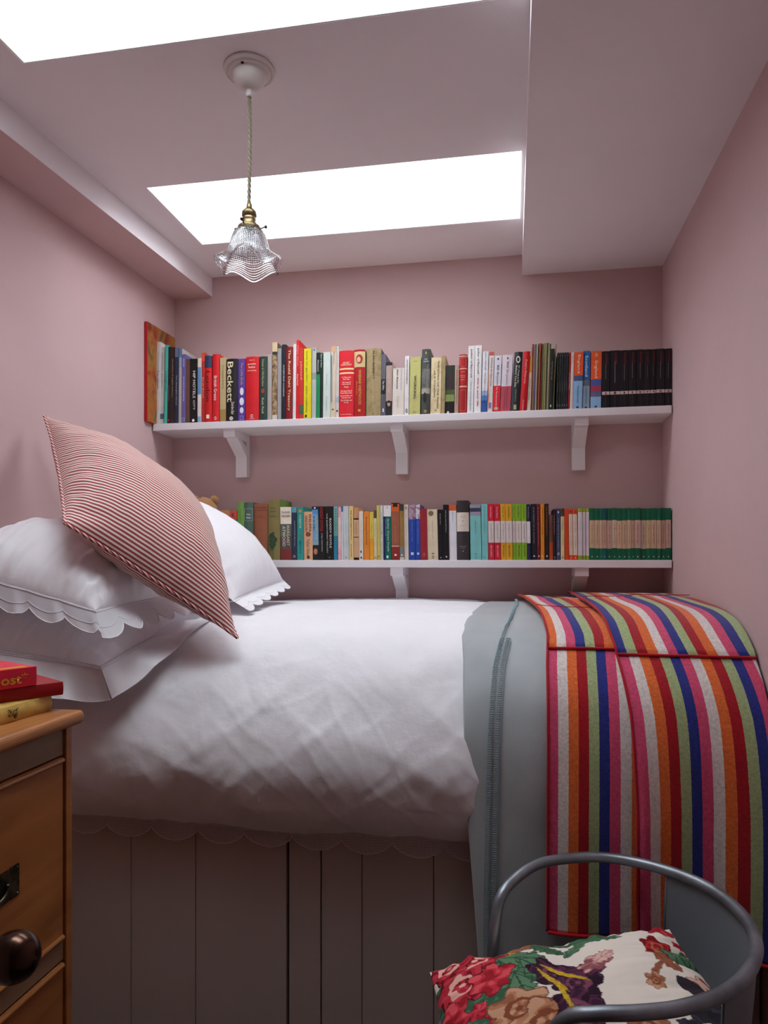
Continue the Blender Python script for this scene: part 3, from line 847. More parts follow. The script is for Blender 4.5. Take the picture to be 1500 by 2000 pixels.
# ------------------------------------------------------------------ books
MV = Matrix(((0, 1, 0), (0, 0, -1), (-1, 0, 0)))      # text running down the spine
MH = Matrix(((1, 0, 0), (0, 0, -1), (0, 1, 0)))       # text across the spine
UB = {'u': 'books on the upper shelf', 'l': 'books on the lower shelf'}
def book(shelf_, x0px, x1px, lean, ytop, col, label, bands=(), texts=(), hb=0, side=None, depth=None, marks=()):
    zs = Z1 if shelf_ == 'u' else Z2
    Y = YS+.012+random.Random(x0px).uniform(0, .006)
    X0, X1 = x_at(x0px, Y), x_at(x1px, Y); g = .0003
    X0 += g; X1 -= g; wd = X1-X0; xm = (X0+X1)/2
    hgt = z_at(ytop, xm, Y)-zs
    dep = depth or min(.145, max(.105, hgt*.63))
    dx = lean*dist(xm, Y)/F
    o = empty('book', (xm, Y, H+zs), label, 'book', UB[shelf_])
    t = .0022 if hb else .0007
    hw = wd/2; arc = min(.006, wd*.16) if hb else .0006
    n = 6 if hb else 2
    def sx(x, z): return x+dx*z/hgt
    mats = [cmat(col)]; zc = [0]; mi = []
    sidem = cmat(side) if side else mats[0]
    mats.append(sidem)
    bl = list(bands) or [(1.0, col)]
    prev = 0; segs = []
    for fr, c in bl:
        m_ = cmat(c) if isinstance(c, str) else c
        if m_ not in mats: mats.append(m_)
        segs.append((hgt*(1-fr), hgt*(1-prev), mats.index(m_))); prev = fr
    b = MB()
    def V3(x, y, z): return (sx(x, z), y, z)
    xs = [-hw+2*hw*k/n for k in range(n+1)]
    ys = [-arc*math.sin(PI*k/n) for k in range(n+1)]
    for (za, zb, m_i) in segs:
        for k in range(n):
            f0 = [V3(xs[k], ys[k], za), V3(xs[k+1], ys[k+1], za), V3(xs[k+1], ys[k+1], zb), V3(xs[k], ys[k], zb)]
            b.quad(f0, m_i)
            if hb:
                pass
    for zt in (0, hgt):                       # spine ends
        pts = [V3(xs[k], ys[k], zt) for k in range(n+1)]+[V3(hw, t, zt), V3(-hw, t, zt)]
        b.quad(pts, 0)
    for s_ in (-1, 1):                        # boards
        xa_, xb_ = (-hw, -hw+t) if s_ < 0 else (hw-t, hw)
        for q in (((xa_, 0), (xa_, dep)), ((xb_, t), (xb_, dep)), ((xa_, dep), (xb_, dep))):
            b.quad([V3(q[0][0], q[0][1], 0), V3(q[1][0], q[1][1], 0), V3(q[1][0], q[1][1], hgt), V3(q[0][0], q[0][1], hgt)], 1)
        for zt in (0, hgt):
            b.quad([V3(xa_, t if s_ else 0, zt), V3(xb_, t, zt), V3(xb_, dep, zt), V3(xa_, dep, zt)], 1)
    bmesh.ops.remove_doubles(b.bm, verts=b.bm.verts, dist=1e-5)
    b.build('cover', mats, o)
    r = .0025 if hb else .0003
    b = MB(); vs = b.box(-hw+t, hw-t, .001, dep-.002, r, hgt-r)
    for v in vs: v.co.x = sx(v.co.x, v.co.z)
    b.build('pages', PAGE, o)
    def place_t(cz, xo, M3): return T(M3, (sx(xo*wd, cz), -arc-.0007, cz))
    for tx in texts:
        s, c, ln, hf, hx = tx[:5]; mode = tx[5] if len(tx) > 5 else 'v'; xo = tx[6] if len(tx) > 6 else 0
        nm = tx[7] if len(tx) > 7 else 'spine_title'
        cz = hgt*(1-c)
        if mode == 'v':
            sh = Matrix(((0, 1, 0), (0, 0, -1), (-1, 0, 0)))
            M3 = Matrix(((-dx/hgt, 1, 0), (0, 0, -1), (-1, 0, 0)))
            add_text(o, s, place_t(cz, xo, M3), ln*hgt, hf*wd, hx, nm, .01)
        else:
            add_text(o, s, place_t(cz, xo, MH), ln*wd, hf*hgt, hx, nm, .01)
    for mk in marks:                          # (kind, centre fraction, width fraction, height fraction of width, colour[, x offset])
        kind, c, wf, hf, hx = mk[:5]; xo = mk[5] if len(mk) > 5 else 0
        cz = hgt*(1-c); a, e = wf*wd/2, hf*wd/2; x_ = sx(xo*wd, cz); yy = -arc-(.0007 if kind[-1] != '2' else .0011)
        b = MB(); kd = kind.rstrip('2')
        if kd == 'disc': b.quad([(x_+a*math.cos(q*PI/10), yy, cz+e*math.sin(q*PI/10)) for q in range(20)])
        elif kd == 'rect': b.quad([(x_-a, yy, cz-e), (x_+a, yy, cz-e), (x_+a, yy, cz+e), (x_-a, yy, cz+e)])
        elif kd == 'frame':
            w_ = .0007
            for (p0, p1, q0, q1) in ((-a, a, -e, -e+w_), (-a, a, e-w_, e), (-a, -a+w_, -e, e), (a-w_, a, -e, e)):
                b.quad([(x_+p0, yy, cz+q0), (x_+p1, yy, cz+q0), (x_+p1, yy, cz+q1), (x_+p0, yy, cz+q1)])
        elif kd == 'ring':
            for q in range(16):
                t0, t1 = q*PI/8, (q+1)*PI/8
                b.quad([(x_+a*math.cos(t0), yy, cz+e*math.sin(t0)), (x_+a*math.cos(t1), yy, cz+e*math.sin(t1)), (x_+.62*a*math.cos(t1), yy, cz+.62*e*math.sin(t1)), (x_+.62*a*math.cos(t0), yy, cz+.62*e*math.sin(t0))])
        elif kd == 'tree':
            b.quad([(x_-.0008, yy, cz-e), (x_+.0008, yy, cz-e), (x_+.0005, yy, cz), (x_-.0005, yy, cz)])
            rr = random.Random(3)
            for q in range(26):
                th, ra = rr.uniform(0, 2*PI), rr.uniform(0, 1)**.5
                px_, pz_ = x_+a*.75*ra*math.cos(th), cz+e*.35+e*.62*ra*math.sin(th); s2 = a*.34
                b.quad([(px_+s2*math.cos(k*PI/3+q), yy-.00002*q, pz_+s2*math.sin(k*PI/3+q)) for k in range(6)])
        elif kd == 'face':
            b.quad([(x_+a*math.cos(q*PI/10), yy, cz+e*math.sin(q*PI/10)) for q in range(20)])
        mo = b.build('spine_emblem', cmat(hx), o)
    return o
Zm = {1: (280, 610, 4.6875), 2: (580, 640, 5.769), 3: (820, 640, 5.769), 4: (1060, 640, 5.769), 5: (360, 950, 5.769), 6: (600, 950, 5.769), 7: (840, 950, 5.769), 8: (1080, 950, 5.769)}
def bk(z, u0, u1, lean, v, col, label, **k):
    ox, oy, s = Zm[z]
    return book('u' if z < 5 else 'l', ox+u0/s, ox+u1/s, lean/s, oy+v/s, col, label, **k)
W, K, CR = 'ece9e6', '17151a', 'e2d4b4'
fade = painted('misty_jacket', ['4a4c4c', '6a6c68', '8c8a80'], 25)
pat = painted('mixed_pattern_jacket', ['3c3a2a', '8a6a48', 'b8a078', '6c7650'], 60)
pinkpat = painted('pink_dotted_jacket', ['e8d0d0', 'd890a0', 'e8dcd8'], 90)
oldpap = painted('foxed_paper_spine', ['c8b080', 'e0d0a4', 'e6d8b0'], 30)
tanc = painted('worn_tan_cloth', ['8c7a52', 'a89468', '98845c'], 30)
photo = painted('photo_print', ['2a2a3a', '8a4a30', 'd09060', '604030'], 50)
# big picture book leaning flat against the left wall
o = empty('picture_book', (-1.3235, 2.427, H+Z1), 'tall red-edged picture book with painted fruit cover, against the left wall', 'book', UB['u'], -.037)
hgt = .365
b = MB(); b.box(0, .0115, 0, .003, 0, hgt); b.box(0, .0025, 0, .205, 0, hgt); 
b.build('cover', cmat('c41c22', .35), o, .0006)
b = MB(); b.box(.0095, .0115, .003, .205, 0, hgt); b.build('painted_cover', painted('fruit_painting', ['4a2418', '9a4626', 'a8702e', '5c5030', '8c3c22'], 14), o)
b = MB(); b.box(.003, .0092, .003, .2, .003, hgt-.003); b.build('pages', PAGE, o)
rr = random.Random(2)
b = MB()
for cy_, cz_, ra in ((.06, .07, .021), (.13, .2, .026), (.075, .3, .019)):
    b.quad([(.0121, cy_+ra*math.cos(q*PI/9), cz_+ra*1.1*math.sin(q*PI/9)) for q in range(18)])
fp = b.build('fruit_picture', cmat('a86028'), o); fp['kind'] = 'stuff'

bk(1, 113, 146, 12, 270, 'dcdadc', 'white paperback spine reading Tea House, by the left wall', texts=[('Tea House', .46, .22, .42, '2a2a2a'), ('The Contemporary', .24, .25, .25, '555555')])
bk(1, 147, 187, 10, 320, 'd2cfcb', 'pale grey spine with faint minimalist gardens lettering', bands=[(.86, 'd2cfcb'), (.93, '59657a'), (1, 'd2cfcb')], texts=[('minimalist gardens', .3, .46, .42, '8c8c8c')])
bk(1, 188, 215, 14, 300, '53c2b4', 'thin bright turquoise book reading LONDON', texts=[('LONDON', .46, .24, .5, '1c6a68')])
bk(1, 216, 243, 12, 315, '2a2523', 'thin black-brown spine right of the turquoise LONDON book', marks=[('rect', .95, .7, .6, 'c02020')], texts=[('Interiors', .6, .2, .3, '8a8078')])
bk(1, 244, 283, 8, 322, '3a2c28', 'dark brown spine reading the history of english interiors', texts=[('the history of english interiors', .4, .5, .32, 'b8a890')])
bk(1, 284, 318, 6, 326, '28324c', 'navy spine in italic lettering reading The Georgian House', bands=[(.12, '6c7890'), (1, '28324c')], texts=[('The Georgian House', .56, .4, .4, 'b8bcc8')])
bk(1, 319, 350, 5, 330, 'c4beb8', 'pale spine with blue top between navy and violet spines', bands=[(.12, '5f88a8'), (.25, 'a8b4bc'), (1, 'c4beb8')])
bk(1, 351, 385, 4, 385, '6a62a4', 'slim violet spine with dotted white lettering', texts=[('GAUDI', .12, .12, .35, 'e0e0e8'), ('ROLLER & GARDEROB', .5, .35, .3, 'd8d8e8')], marks=[('frame', .94, .6, .8, 'e8e8f0')])
bk(1, 386, 424, 2, 428, '6a4a3c', 'plain brown spine left of the black HIP HOTELS book')
bk(1, 425, 491, 3, 425, '191615', 'black spine reading HIP HOTELS CITY in white', texts=[('HIP HOTELS', .40, .42, .36, 'f0eee8', 'v', .1), ('CITY', .72, .15, .26, 'f0eee8', 'v', .1)], marks=[('disc', .955, .38, .38, 'e8e8e8')])
bk(1, 495, 528, 2, 420, 'e4d8cc', 'cream and sky blue banded spine beside black HIP HOTELS', bands=[(.14, 'e4d8cc'), (.56, '6a94bc'), (.9, 'e4dcd4'), (1, '8ab0cc')])
bk(1, 533, 561, 2, 370, 'c03a2c', 'thin orange-red spine standing taller than its red neighbour London', texts=[('Sarah Raven', .5, .3, .4, 'f0c0b0')], bands=[(.12, 'e0502c'), (1, 'b8302a')])
bk(1, 562, 629, -2, 400, 'd3201f', 'red spine reading London with navy picture at top', bands=[(.18, '2c3c5c'), (1, 'd3201f')], texts=[('London', .46, .46, .55, '5a1012')], marks=[('rect', .91, .42, .5, 'f4e8e0')], hb=1)
bk(1, 631, 696, 3, 385, 'd8222a', 'red hardback reading British Greats in white', texts=[('British Greats', .5, .36, .42, 'f2e2dc')], marks=[('ring', .94, .3, .45, 'f2e2dc')], hb=1)
bk(1, 700, 756, 2, 415, 'c4b282', 'beige spine between British Greats and black Beckett', bands=[(.8, 'c4b282'), (1, 'a88850')], texts=[('Country Diary', .3, .36, .3, '7c6c44')])
bk(1, 758, 863, 5, 428, '1d1a1b', 'thick black hardback reading Beckett in cream', texts=[('Beckett', .37, .64, .5, 'eadfba', 'v', -.12), ('Deirdre Bair', .79, .2, .26, 'e0dccc', 'v', .12)], marks=[('disc', .95, .34, .34, 'c8c4b8')], hb=1)
bk(1, 866, 935, 3, 425, '5f3f98', 'purple spine with three white ovals', texts=[('The Little Book', .24, .36, .3, 'b8a860')], marks=[('disc', .52, .5, 1.0, 'e8e6f0'), ('disc', .68, .6, 1.0, 'e8e6f0'), ('disc', .82, .5, .8, 'e8e6f0'), ('frame', .94, .4, .5, 'f0f0f8')])
bk(1, 938, 1059, 2, 408, 'd41f28', 'very thick red hardback with crescent mark at foot', texts=[('HOW TO', .06, .4, .02, 'f0c8a8', 'h'), ('puzzle', .12, .6, .035, 'f6e0c0', 'h'), ('bake', .165, .5, .035, 'f6e0c0', 'h'), ('everything', .22, .66, .03, 'f0c8a8', 'h'), ('Collins', .965, .38, .014, 'f6e8e0', 'h')], marks=[('ring', .925, .2, .24, 'f6e8e0')], hb=1)
bk(1, 1062, 1131, 4, 405, '2e4238', 'dark green cloth hardback with small red roundel', texts=[('Down in Old Borders', .26, .42, .28, 'c0b890'), ('Ruth Pavll', .77, .24, .3, 'c8c8b8')], marks=[('disc', .54, .46, .6, 'a04a38')], hb=1)
bk(1, 1133, 1176, 2, 388, 'b4aca6', 'plain light grey spine right of the dark green hardback')
bk(1, 1178, 1225, 3, 275, '6a6048', 'slim patterned spine with cream top, taller than its grey neighbours', bands=[(.12, 'd8c498'), (.16, '30382c'), (.93, pat), (1, 'd8d0c0')])
bk(1, 1227, 1262, 2, 330, 'a09ea0', 'grey spine between patterned and black-teal spines')
bk(1, 1264, 1304, 4, 295, '1f2a30', 'black-teal spine with small white capital lettering', texts=[("CUTLER'S FEAST COOKBOOK", .48, .42, .3, 'd8dce0')])
bk(1, 1304, 1365, 4, 318, '8a1820', 'dark red hardback reading The Roald Dahl Treasury in gold', texts=[('The Roald Dahl Treasury', .46, .84, .46, 'e8cf98')], hb=1)
bk(1, 1367, 1396, 6, 290, 'e4e0e2', 'thin white spine right of the Roald Dahl Treasury')
bk(1, 1398, 1425, 4, 255, 'e01c20', 'thin bright red spine, tallest red one on the upper shelf', texts=[('Nigel Slater', .2, .26, .4, 'f8c0b0'), ('Real Food', .5, .14, .4, 'f8e0d0')], depth=.16)
bk(2, 23, 72, 0, 225, 'c83a2c', 'orange-red spine reading planted with small green picture at foot', texts=[('planted', .32, .25, .45, 'f0b8a0')], bands=[(.8, 'c83a2c'), (.93, '4a6a4a'), (1, 'c83a2c')])
bk(2, 74, 162, 4, 235, 'e2d21e', 'bright yellow book with green side reading how to garden', side='2c7a38', texts=[('how to garden · john cushnie', .47, .86, .30, '8c8a1c', 'v', -.12)], marks=[('rect', .955, .26, .3, '1c1c10', -.2)], bands=[(.985, 'e2d21e'), (1, '2a2a18')])
bk(2, 165, 214, 6, 225, 'b9bcb6', 'pale grey spine with small blue dot at top', marks=[('disc', .035, .36, .4, '2c6a9c')], bands=[(.35, 'b9bcb6'), (.45, '9a9c96'), (1, 'b9bcb6')])
bk(2, 216, 258, 4, 280, '12804e', 'black over emerald green spine right of the yellow book', bands=[(.33, '1a2420'), (1, '168a52')], texts=[('Allotment', .2, .18, .36, 'dcebd8')])
bk(2, 260, 290, 2, 285, '2a2a2c', 'thin black spine reading Face to Face', texts=[('Face to Face', .12, .2, .5, 'f0f0f0')])
bk(2, 292, 374, 6, 275, 'cfdcd2', 'pale mint spine with tiny lettering', texts=[('Persephone', .42, .16, .14, '6a7c74'), ('London', .78, .2, .12, '6a7c74')])
bk(2, 375, 431, 12, 210, 'dccbb0', 'tall cream spine with orange and blue left edge', bands=[(.08, 'd8b088'), (1, 'd8c8ae')], marks=[('rect', .45, .22, 9.5, '7088b0', -.33), ('rect', .88, .3, .3, '282420')], texts=[('The Essential', .16, .18, .22, '8c7c68', 'v', .1)])
bk(2, 433, 472, 4, 210, 'd6cec6', 'tall off-white spine left of the fat red Hemingway', marks=[('rect', .9, .5, .5, '383838')], texts=[('Ways of Seeing', .2, .25, .3, 'a09488')], bands=[(.7, 'd6cec6'), (.78, 'a8c0cc'), (1, 'd6cec6')])
bk(2, 475, 641, 6, 262, 'dc2330', 'fattest red hardback reading Ernest Hemingway with two cream bands', bands=[(.262, 'dc2330'), (.285, 'ecd9a4'), (.325, 'dc2330'), (.347, 'ecd9a4'), (1, 'dc2330')], texts=[('ERNEST', .185, .45, .026, 'f0d0a8', 'h'), ('HEMINGWAY', .215, .72, .03, 'f0d0a8', 'h'), ('To Whom the', .40, .62, .022, 'f4dcc8', 'h'), ('Bell Tolls', .43, .42, .022, 'f4dcc8', 'h'), ('The Snows of', .475, .6, .022, 'f4dcc8', 'h'), ('Kilimanjaro', .505, .6, .022, 'f4dcc8', 'h'), ('Fiesta', .545, .3, .022, 'f4dcc8', 'h'), ('The Short Life of', .605, .78, .022, 'f4dcc8', 'h'), ('Francis Macomber', .635, .8, .022, 'f4dcc8', 'h'), ('Across the River and', .675, .8, .022, 'f4dcc8', 'h'), ('into the Trees', .705, .6, .022, 'f4dcc8', 'h'), ('The Old Man and', .745, .76, .022, 'f4dcc8', 'h'), ('the Sea', .775, .32, .022, 'f4dcc8', 'h'), ('Heinemann/Octopus', .955, .72, .014, 'f4dcc8', 'h')], hb=1)
bk(2, 644, 768, 2, 250, 'a81c1c', 'thick dark red hardback with sepia portrait reading Vivienne Westwood', bands=[(.03, 'a81c1c'), (.26, 'd8c08c'), (1, 'b01e20')], texts=[('VIVIENNE WESTWOOD', .56, .52, .24, 'd8a84c', 'v', .05), ('JANE MULVAGH', .57, .2, .1, 'd8a84c', 'v', -.25)], marks=[('disc', .14, .62, .8, 'a83020'), ('disc2', .15, .36, .5, 'e0b090', -.06), ('rect', .905, .24, .2, 'd8a030')], side='c0b080', hb=1)
bk(2, 779, 944, 8, 238, '9c8860', 'thick tan hardback reading Alan Bennett', bands=[(1, tanc)], texts=[('ALAN BENNETT', .24, .42, .13, '4a3c28'), ('Untold Stories', .68, .38, .1, 'c8b890'), ('ff', .965, .1, .02, '2a2418', 'h')], hb=1, side='4c5450')
bk(2, 946, 997, 6, 300, '5c5c66', 'dark grey spine with black middle, right of tan Alan Bennett hardback', bands=[(.4, '62626e'), (.64, '1c1c22'), (1, '5a5a68')], texts=[('The Office', .5, .15, .4, 'd8d8e0')], marks=[('rect', .9, .3, .8, 'e0e0e8')])
bk(2, 999, 1070, 6, 390, 'b49c90', 'brownish-pink paperback with dark portrait at foot', bands=[(.06, '2a2628'), (.72, 'b49c90'), (1, '242022')], marks=[('disc', .77, .5, .8, 'c8a08c'), ('disc2', .73, .5, .4, '241c1c')], texts=[('Toast: the Story', .36, .4, .24, 'd8ccc4')])
bk(2, 1072, 1204, 10, 455, 'e0d6ca', 'squat cream paperback reading Alan Bennett Writing Home', texts=[('Alan Bennett', .23, .42, .15, '3a3a3c', 'v', -.1), ('Writing Home', .24, .45, .14, '9aaec8', 'v', .22), ('Faber', .72, .24, .2, 'c8bcac', 'v', -.02)])
bk(2, 1208, 1258, 10, 318, 'e6e2e2', 'white spine with heavy black capitals', texts=[('GETTING THE BUGGERS BY', .27, .42, .3, '2c2c2e')], marks=[('ring', .92, .5, .9, '3a3a3c')])
bk(2, 1262, 1386, 14, 330, 'c3c078', 'pale lime spine reading WORKING', texts=[('WORKING', .52, .40, .24, '3c3a30'), ('STUDS', .075, .3, .015, '4a4838', 'h'), ('(o)', .95, .32, .035, '4a4838', 'h')])
bk(3, 14, 112, 10, 245, '5c605e', 'smoky grey hardback with hooded figure near foot', bands=[(.3, '4c504e'), (.6, fade), (.68, 'a8a494'), (1, '4a4c4a')], texts=[('IAN', .155, .34, .022, 'c8c8c0', 'h'), ('ADAMS', .19, .62, .022, 'c8c8c0', 'h'), ('CROSS', .42, .24, .2, '7a7c74', 'v', -.18), ('THE WILDER', .42, .38, .2, '9a9a84', 'v', .2)], marks=[('disc', .74, .4, 1.2, '2a2c2a', -.08), ('disc', .06, .16, .3, 'c0a850'), ('disc', .95, .36, .36, 'a08c50')], hb=1, side='4c504e')
bk(3, 116, 234, 14, 335, 'd9cba0', 'worn cream spine reading J.R.R. TOLKIEN', bands=[(1, oldpap)], texts=[('J.R.R.TOLKIEN', .46, .46, .18, '4a4030', 'v', -.16), ('THE LORD OF THE RINGS', .48, .84, .16, '6a5c44', 'v', .2), ('JH', .93, .2, .05, '5a4c34', 'h')])
bk(3, 236, 279, 14, 320, 'b0946a', 'tattered brown spine right of the cream Tolkien paperback', bands=[(1, tanc)])
bk(3, 281, 384, 12, 425, '30322c', 'dark spine with glowing green meadow picture', bands=[(.5, '30332f'), (.6, '4a5a34'), (.74, '8a9c58'), (1, '1a1614')], texts=[('Labyrinth', .32, .36, .3, '6a2c2c')], marks=[('rect', .96, .2, .2, 'e8e0d8', -.15)])
bk(3, 388, 434, 8, 425, 'b89684', 'dusty pink thin spine right of the green meadow book', texts=[('MARGARET ATWOOD', .45, .7, .3, '8a6858')])
bk(3, 437, 529, 6, 305, 'ad1e24', 'red ornamental spine with cream scrollwork bands', bands=[(.02, 'ad1e24'), (.04, 'd8a890'), (.23, 'b02024'), (.25, 'd8a890'), (.53, 'b02024'), (.555, 'd8a890'), (1, 'ad1e24')], texts=[('AUSTEN', .295, .5, .014, 'e0b098', 'h'), ('PRIDE AND', .36, .6, .016, 'e0b098', 'h'), ('PREJUDICE', .39, .6, .016, 'e0b098', 'h'), ('EMMA', .43, .5, .016, 'e0b098', 'h')], marks=[('frame', .135, .75, 1.1, 'd8a088'), ('frame', .78, .75, 2.6, 'd8a088')], hb=1)
bk(3, 531, 603, 17, 205, 'e8e4e2', "tall white spine, john o'farrell with grey subtitle", texts=[("john o'farrell", .26, .42, .36, '2c2c30'), ('i blame the scapegoats', .74, .44, .26, '6a7c88')])
bk(3, 608, 686, 14, 200, 'ebe7e6', "tall white spine, john o'farrell this is your life in red", texts=[("john o'farrell", .23, .38, .34, '2c2c30'), ('this is your life', .69, .42, .34, 'b03a42')])
bk(3, 689, 756, 20, 268, 'e2e0e4', 'white spine fading to deep blue at the foot', bands=[(.64, 'e2e0e4'), (.72, '9ab0d4'), (.8, '5a80bc'), (1, '3058a0')], texts=[("john o'farrell", .16, .28, .3, '4a4a50'), ('the best a man can get', .6, .5, .26, '3a4a68')])
bk(3, 759, 815, 24, 275, 'e0d4cc', 'white spine with orange edge reading Where to Get Lost', bands=[(.06, 'c85c4c'), (1, 'e0d4cc')], texts=[('Where to Get Lost', .33, .48, .32, '4c5c74', 'v', .05)], marks=[('rect', .62, .16, 8, 'e09878', -.42), ('rect', .88, .5, 1.2, '7880a8')])
bk(3, 817, 898, 26, 315, 'd6d2da', 'Bill Bryson paperback, white over bright red', bands=[(.53, 'd6d2da'), (1, 'd8202c')], texts=[('Bill Bryson', .34, .34, .38, '6c7484'), ('The Thunderbolt Kid', .72, .34, .22, 'f0c8c8')], marks=[('disc', .93, .6, .5, 'a8b4a8'), ('disc', .06, .2, .3, '282830')])
bk(3, 901, 1018, 32, 308, 'd8ccd2', 'Bill Bryson paperback, pale grey over faded rose red', bands=[(.55, 'd8ccd2'), (1, 'b84c5a')], texts=[('Bill Bryson', .32, .4, .26, '9494a4'), ('A Short History of', .74, .36, .14, '7c3c48', 'v', .1), ('Nearly Everything', .76, .36, .14, '7c3c48', 'v', -.12)], marks=[('disc', .06, .14, .2, '50505c')])
bk(3, 1020, 1116, 46, 278, '262c30', 'black hardback with keyring drawing and cream lettering', texts=[('101 Things to Do', .38, .3, .2, 'e4e0cc', 'v', .14), ('Before You Die', .41, .36, .2, 'e4e0cc', 'v', -.14), ('Richard Horne', .74, .2, .14, 'a8a898')], marks=[('ring', .13, .5, .85, 'dcd8c4'), ('rect', .93, .34, .6, 'b8a878')], hb=1)
bk(3, 1119, 1200, 46, 272, 'c2141e', "red hardback reading Foyle's Philavery", texts=[("Foyle's Philavery", .34, .40, .34, 'e8a8a0'), ('Chambers', .9, .18, .22, 'e8a8a0')], hb=1)
bk(3, 1202, 1244, 36, 320, 'ddd2b8', 'cream booklet with mustard patch right of the red Philavery', bands=[(.3, 'd8a030'), (1, 'ddd2b8')], texts=[('Garden notes', .6, .4, .3, '6a6258')])
mags = [('7a2a24', 185), ('8c7450', 190), ('585078', 186), ('b09a8c', 192), ('6c7040', 180), ('a04c34', 178), ('94302c', 178), ('5c6638', 184), ('84804c', 176), ('a8a074', 172), ('4c5430', 172), ('8c8a60', 174), ('3c4228', 182)]
words = ['dark red', 'tan', 'violet', 'dusty pink', 'moss green', 'rust', 'brick red', 'leaf green', 'khaki', 'pale straw', 'forest green', 'sage', 'blackish green']
u = 1246
for k, ((c, v), wd_) in enumerate(zip(mags, words)):
    bk(3, u, u+16.2, 22, v, c, wd_+' magazine spine in the tall thin bundle on the upper shelf', texts=[('No %d' % (k+2), .6, .1, .4, 'c8c0a8')] if False else ()); u += 16.4
bk(4, 22, 46, 22, 235, '5c6a70', 'thin blue-grey spine just right of the magazine bundle')
bk(4, 47, 66, 22, 242, '8c6c60', 'thin brownish spine right of the blue-grey one')
bk(4, 67, 108, 26, 238, '1e2020', 'black spine with a pale emblem at foot beside the magazines', marks=[('disc', .93, .4, .8, 'c8c8c0')], texts=[('Wild', .35, .3, .24, '9c8c94')])
bk(4, 110, 124, 34, 185, '8c9058', 'thin olive card sticking up above the black spines')
for k, (a, c_, t_) in enumerate(((150, 'leftmost', '1b1c1c'), (177, 'second', '222423'), (203, 'third', '1a1b1e'), (229, 'fourth', '24262c'), (255, 'rightmost', '1d1f24'))):
    bk(4, a, a+25, 14, 283-k, t_, c_+' of five slim black spines left of the thin red one', texts=[('Collected Poems' if k % 2 else 'Selected Verse', .55, .3, .3, '8a8a84')] if False else (), marks=[('rect', .6, .2, 5, '5a5c58'), ('rect', .92, .4, .8, '8c8c86'), ('disc', .06, .3, .5, '787870')])
bk(4, 281, 303, 18, 280, 'b01c20', 'thin red spine left of a thin white one', texts=[('THE GOOD WORDS', .5, .3, .5, 'e8c0b8')])
bk(4, 305, 337, 18, 278, 'ddd2cc', 'thin white spine left of the first England guide', texts=[('collection', .12, .14, .3, '7c7470')])
bk(4, 338, 441, 20, 275, 'e05a28', 'England guide, orange over pale blue, left of Scotland', bands=[(.41, 'e05a28'), (.505, '445a80'), (1, '8cb6d8')], texts=[('England', .21, .32, .36, 'f8d8c8'), ('THE ROUGH GUIDE', .74, .30, .17, '2c4c6c')], marks=[('disc', .965, .3, .2, '1c2c3c')])
bk(4, 445, 526, 12, 263, '1f67ac', 'Scotland guide, deep blue over grey-blue', bands=[(.5, '1f67ac'), (.6, '68707a'), (1, '8ca8bc')], texts=[('Scotland', .26, .36, .4, 'd8e8f4'), ('THE ROUGH GUIDE', .76, .3, .19, '2c4458')], marks=[('disc', .97, .34, .24, '1c2c3c')])
bk(4, 535, 657, 10, 263, 'e65e2c', 'England guide with printed picture strip, right of Scotland', bands=[(.49, 'e65e2c'), (.6, '4a5c9c'), (.7, 'a84058'), (.79, '68688c'), (1, '8cb8dc')], texts=[('England', .32, .30, .34, 'fbd8c4', 'v', -.02)], marks=[('disc', .07, .3, .4, 'c8a080'), ('disc', .96, .26, .2, '2c4c70')])
eb = [(668, 750, 265), (753, 868, 257), (870, 958, 254), (962, 1043, 250), (1046, 1130, 245), (1133, 1200, 244), (1202, 1266, 243), (1268, 1358, 237), (1360, 1438, 235)]
ordn = ['leftmost', 'second', 'third', 'fourth', 'middle', 'sixth', 'seventh', 'second from right', 'rightmost']
for k, ((a, c, v), nm) in enumerate(zip(eb, ordn)):
    a, c = 668+(a-668)*1.022, 668+(c-668)*1.022
    h0 = [.25, .24, .23, .22, .26, .2, .2, .28, .32][k]
    bk(4, a, c, 0, v, '1b171c', nm+' of nine matching black spines with white badge band on upper shelf', bands=[(.707, '1b171c'), (.762, 'd6c6c0'), (1, '1b171c')],
       texts=[('IAN RANKIN', .14, .2, .24, '8c2c28', 'v', .1), (['Rebus Nine', 'Set in Darkness', 'Mortal Causes', 'Strip', 'Hide and Seek', 'The Hanging Garden', 'Tooth', 'A Question', 'Resurrection Men'][k], .25+h0/2, h0, .14, '9c9894', 'v', .05)] if False else [('IAN RANKIN', .14, .2, .24, '8c2c28', 'v', .1)],
       marks=[('disc', .735, .26, .26, 'b03838'), ('rect', .36+.01*(k % 3), .05, 2.2, '8c8884'), ('rect', .88, .05, 2.2, '4c4448')])
# lower shelf
bk(5, 330, 408, 0, 300, '4a3a30', 'low dark brown book behind the rear pillow beside the teddy', marks=())
bk(5, 410, 514, 0, 268, 'a8744c', 'brown and green picture spine beside the orange K book', bands=[(.12, 'b88050'), (.3, '7c6a4a'), (1, '3c5a44')])
bk(5, 516, 594, 0, 277, 'e0502c', 'orange and teal spine with a blue letter K', bands=[(.17, 'e0502c'), (1, '188a8c')], texts=[('K', .08, .5, .1, '28387c', 'h')])
bk(5, 597, 676, 0, 180, '6f9c4a', 'light green cloth hardback beside the orange and teal K book', texts=[('Gulliver', .28, .3, .24, '5a8038')], hb=1)
bk(5, 678, 781, 0, 180, '4e685c', 'grey-green hardback with framed white title', texts=[('Whisky', .215, .46, .035, 'e8ece8', 'h', 0), ('Galore', .265, .52, .035, 'e8ece8', 'h', 0)], marks=[('frame', .215, .9, 1.3, 'c8d4cc')], hb=1)
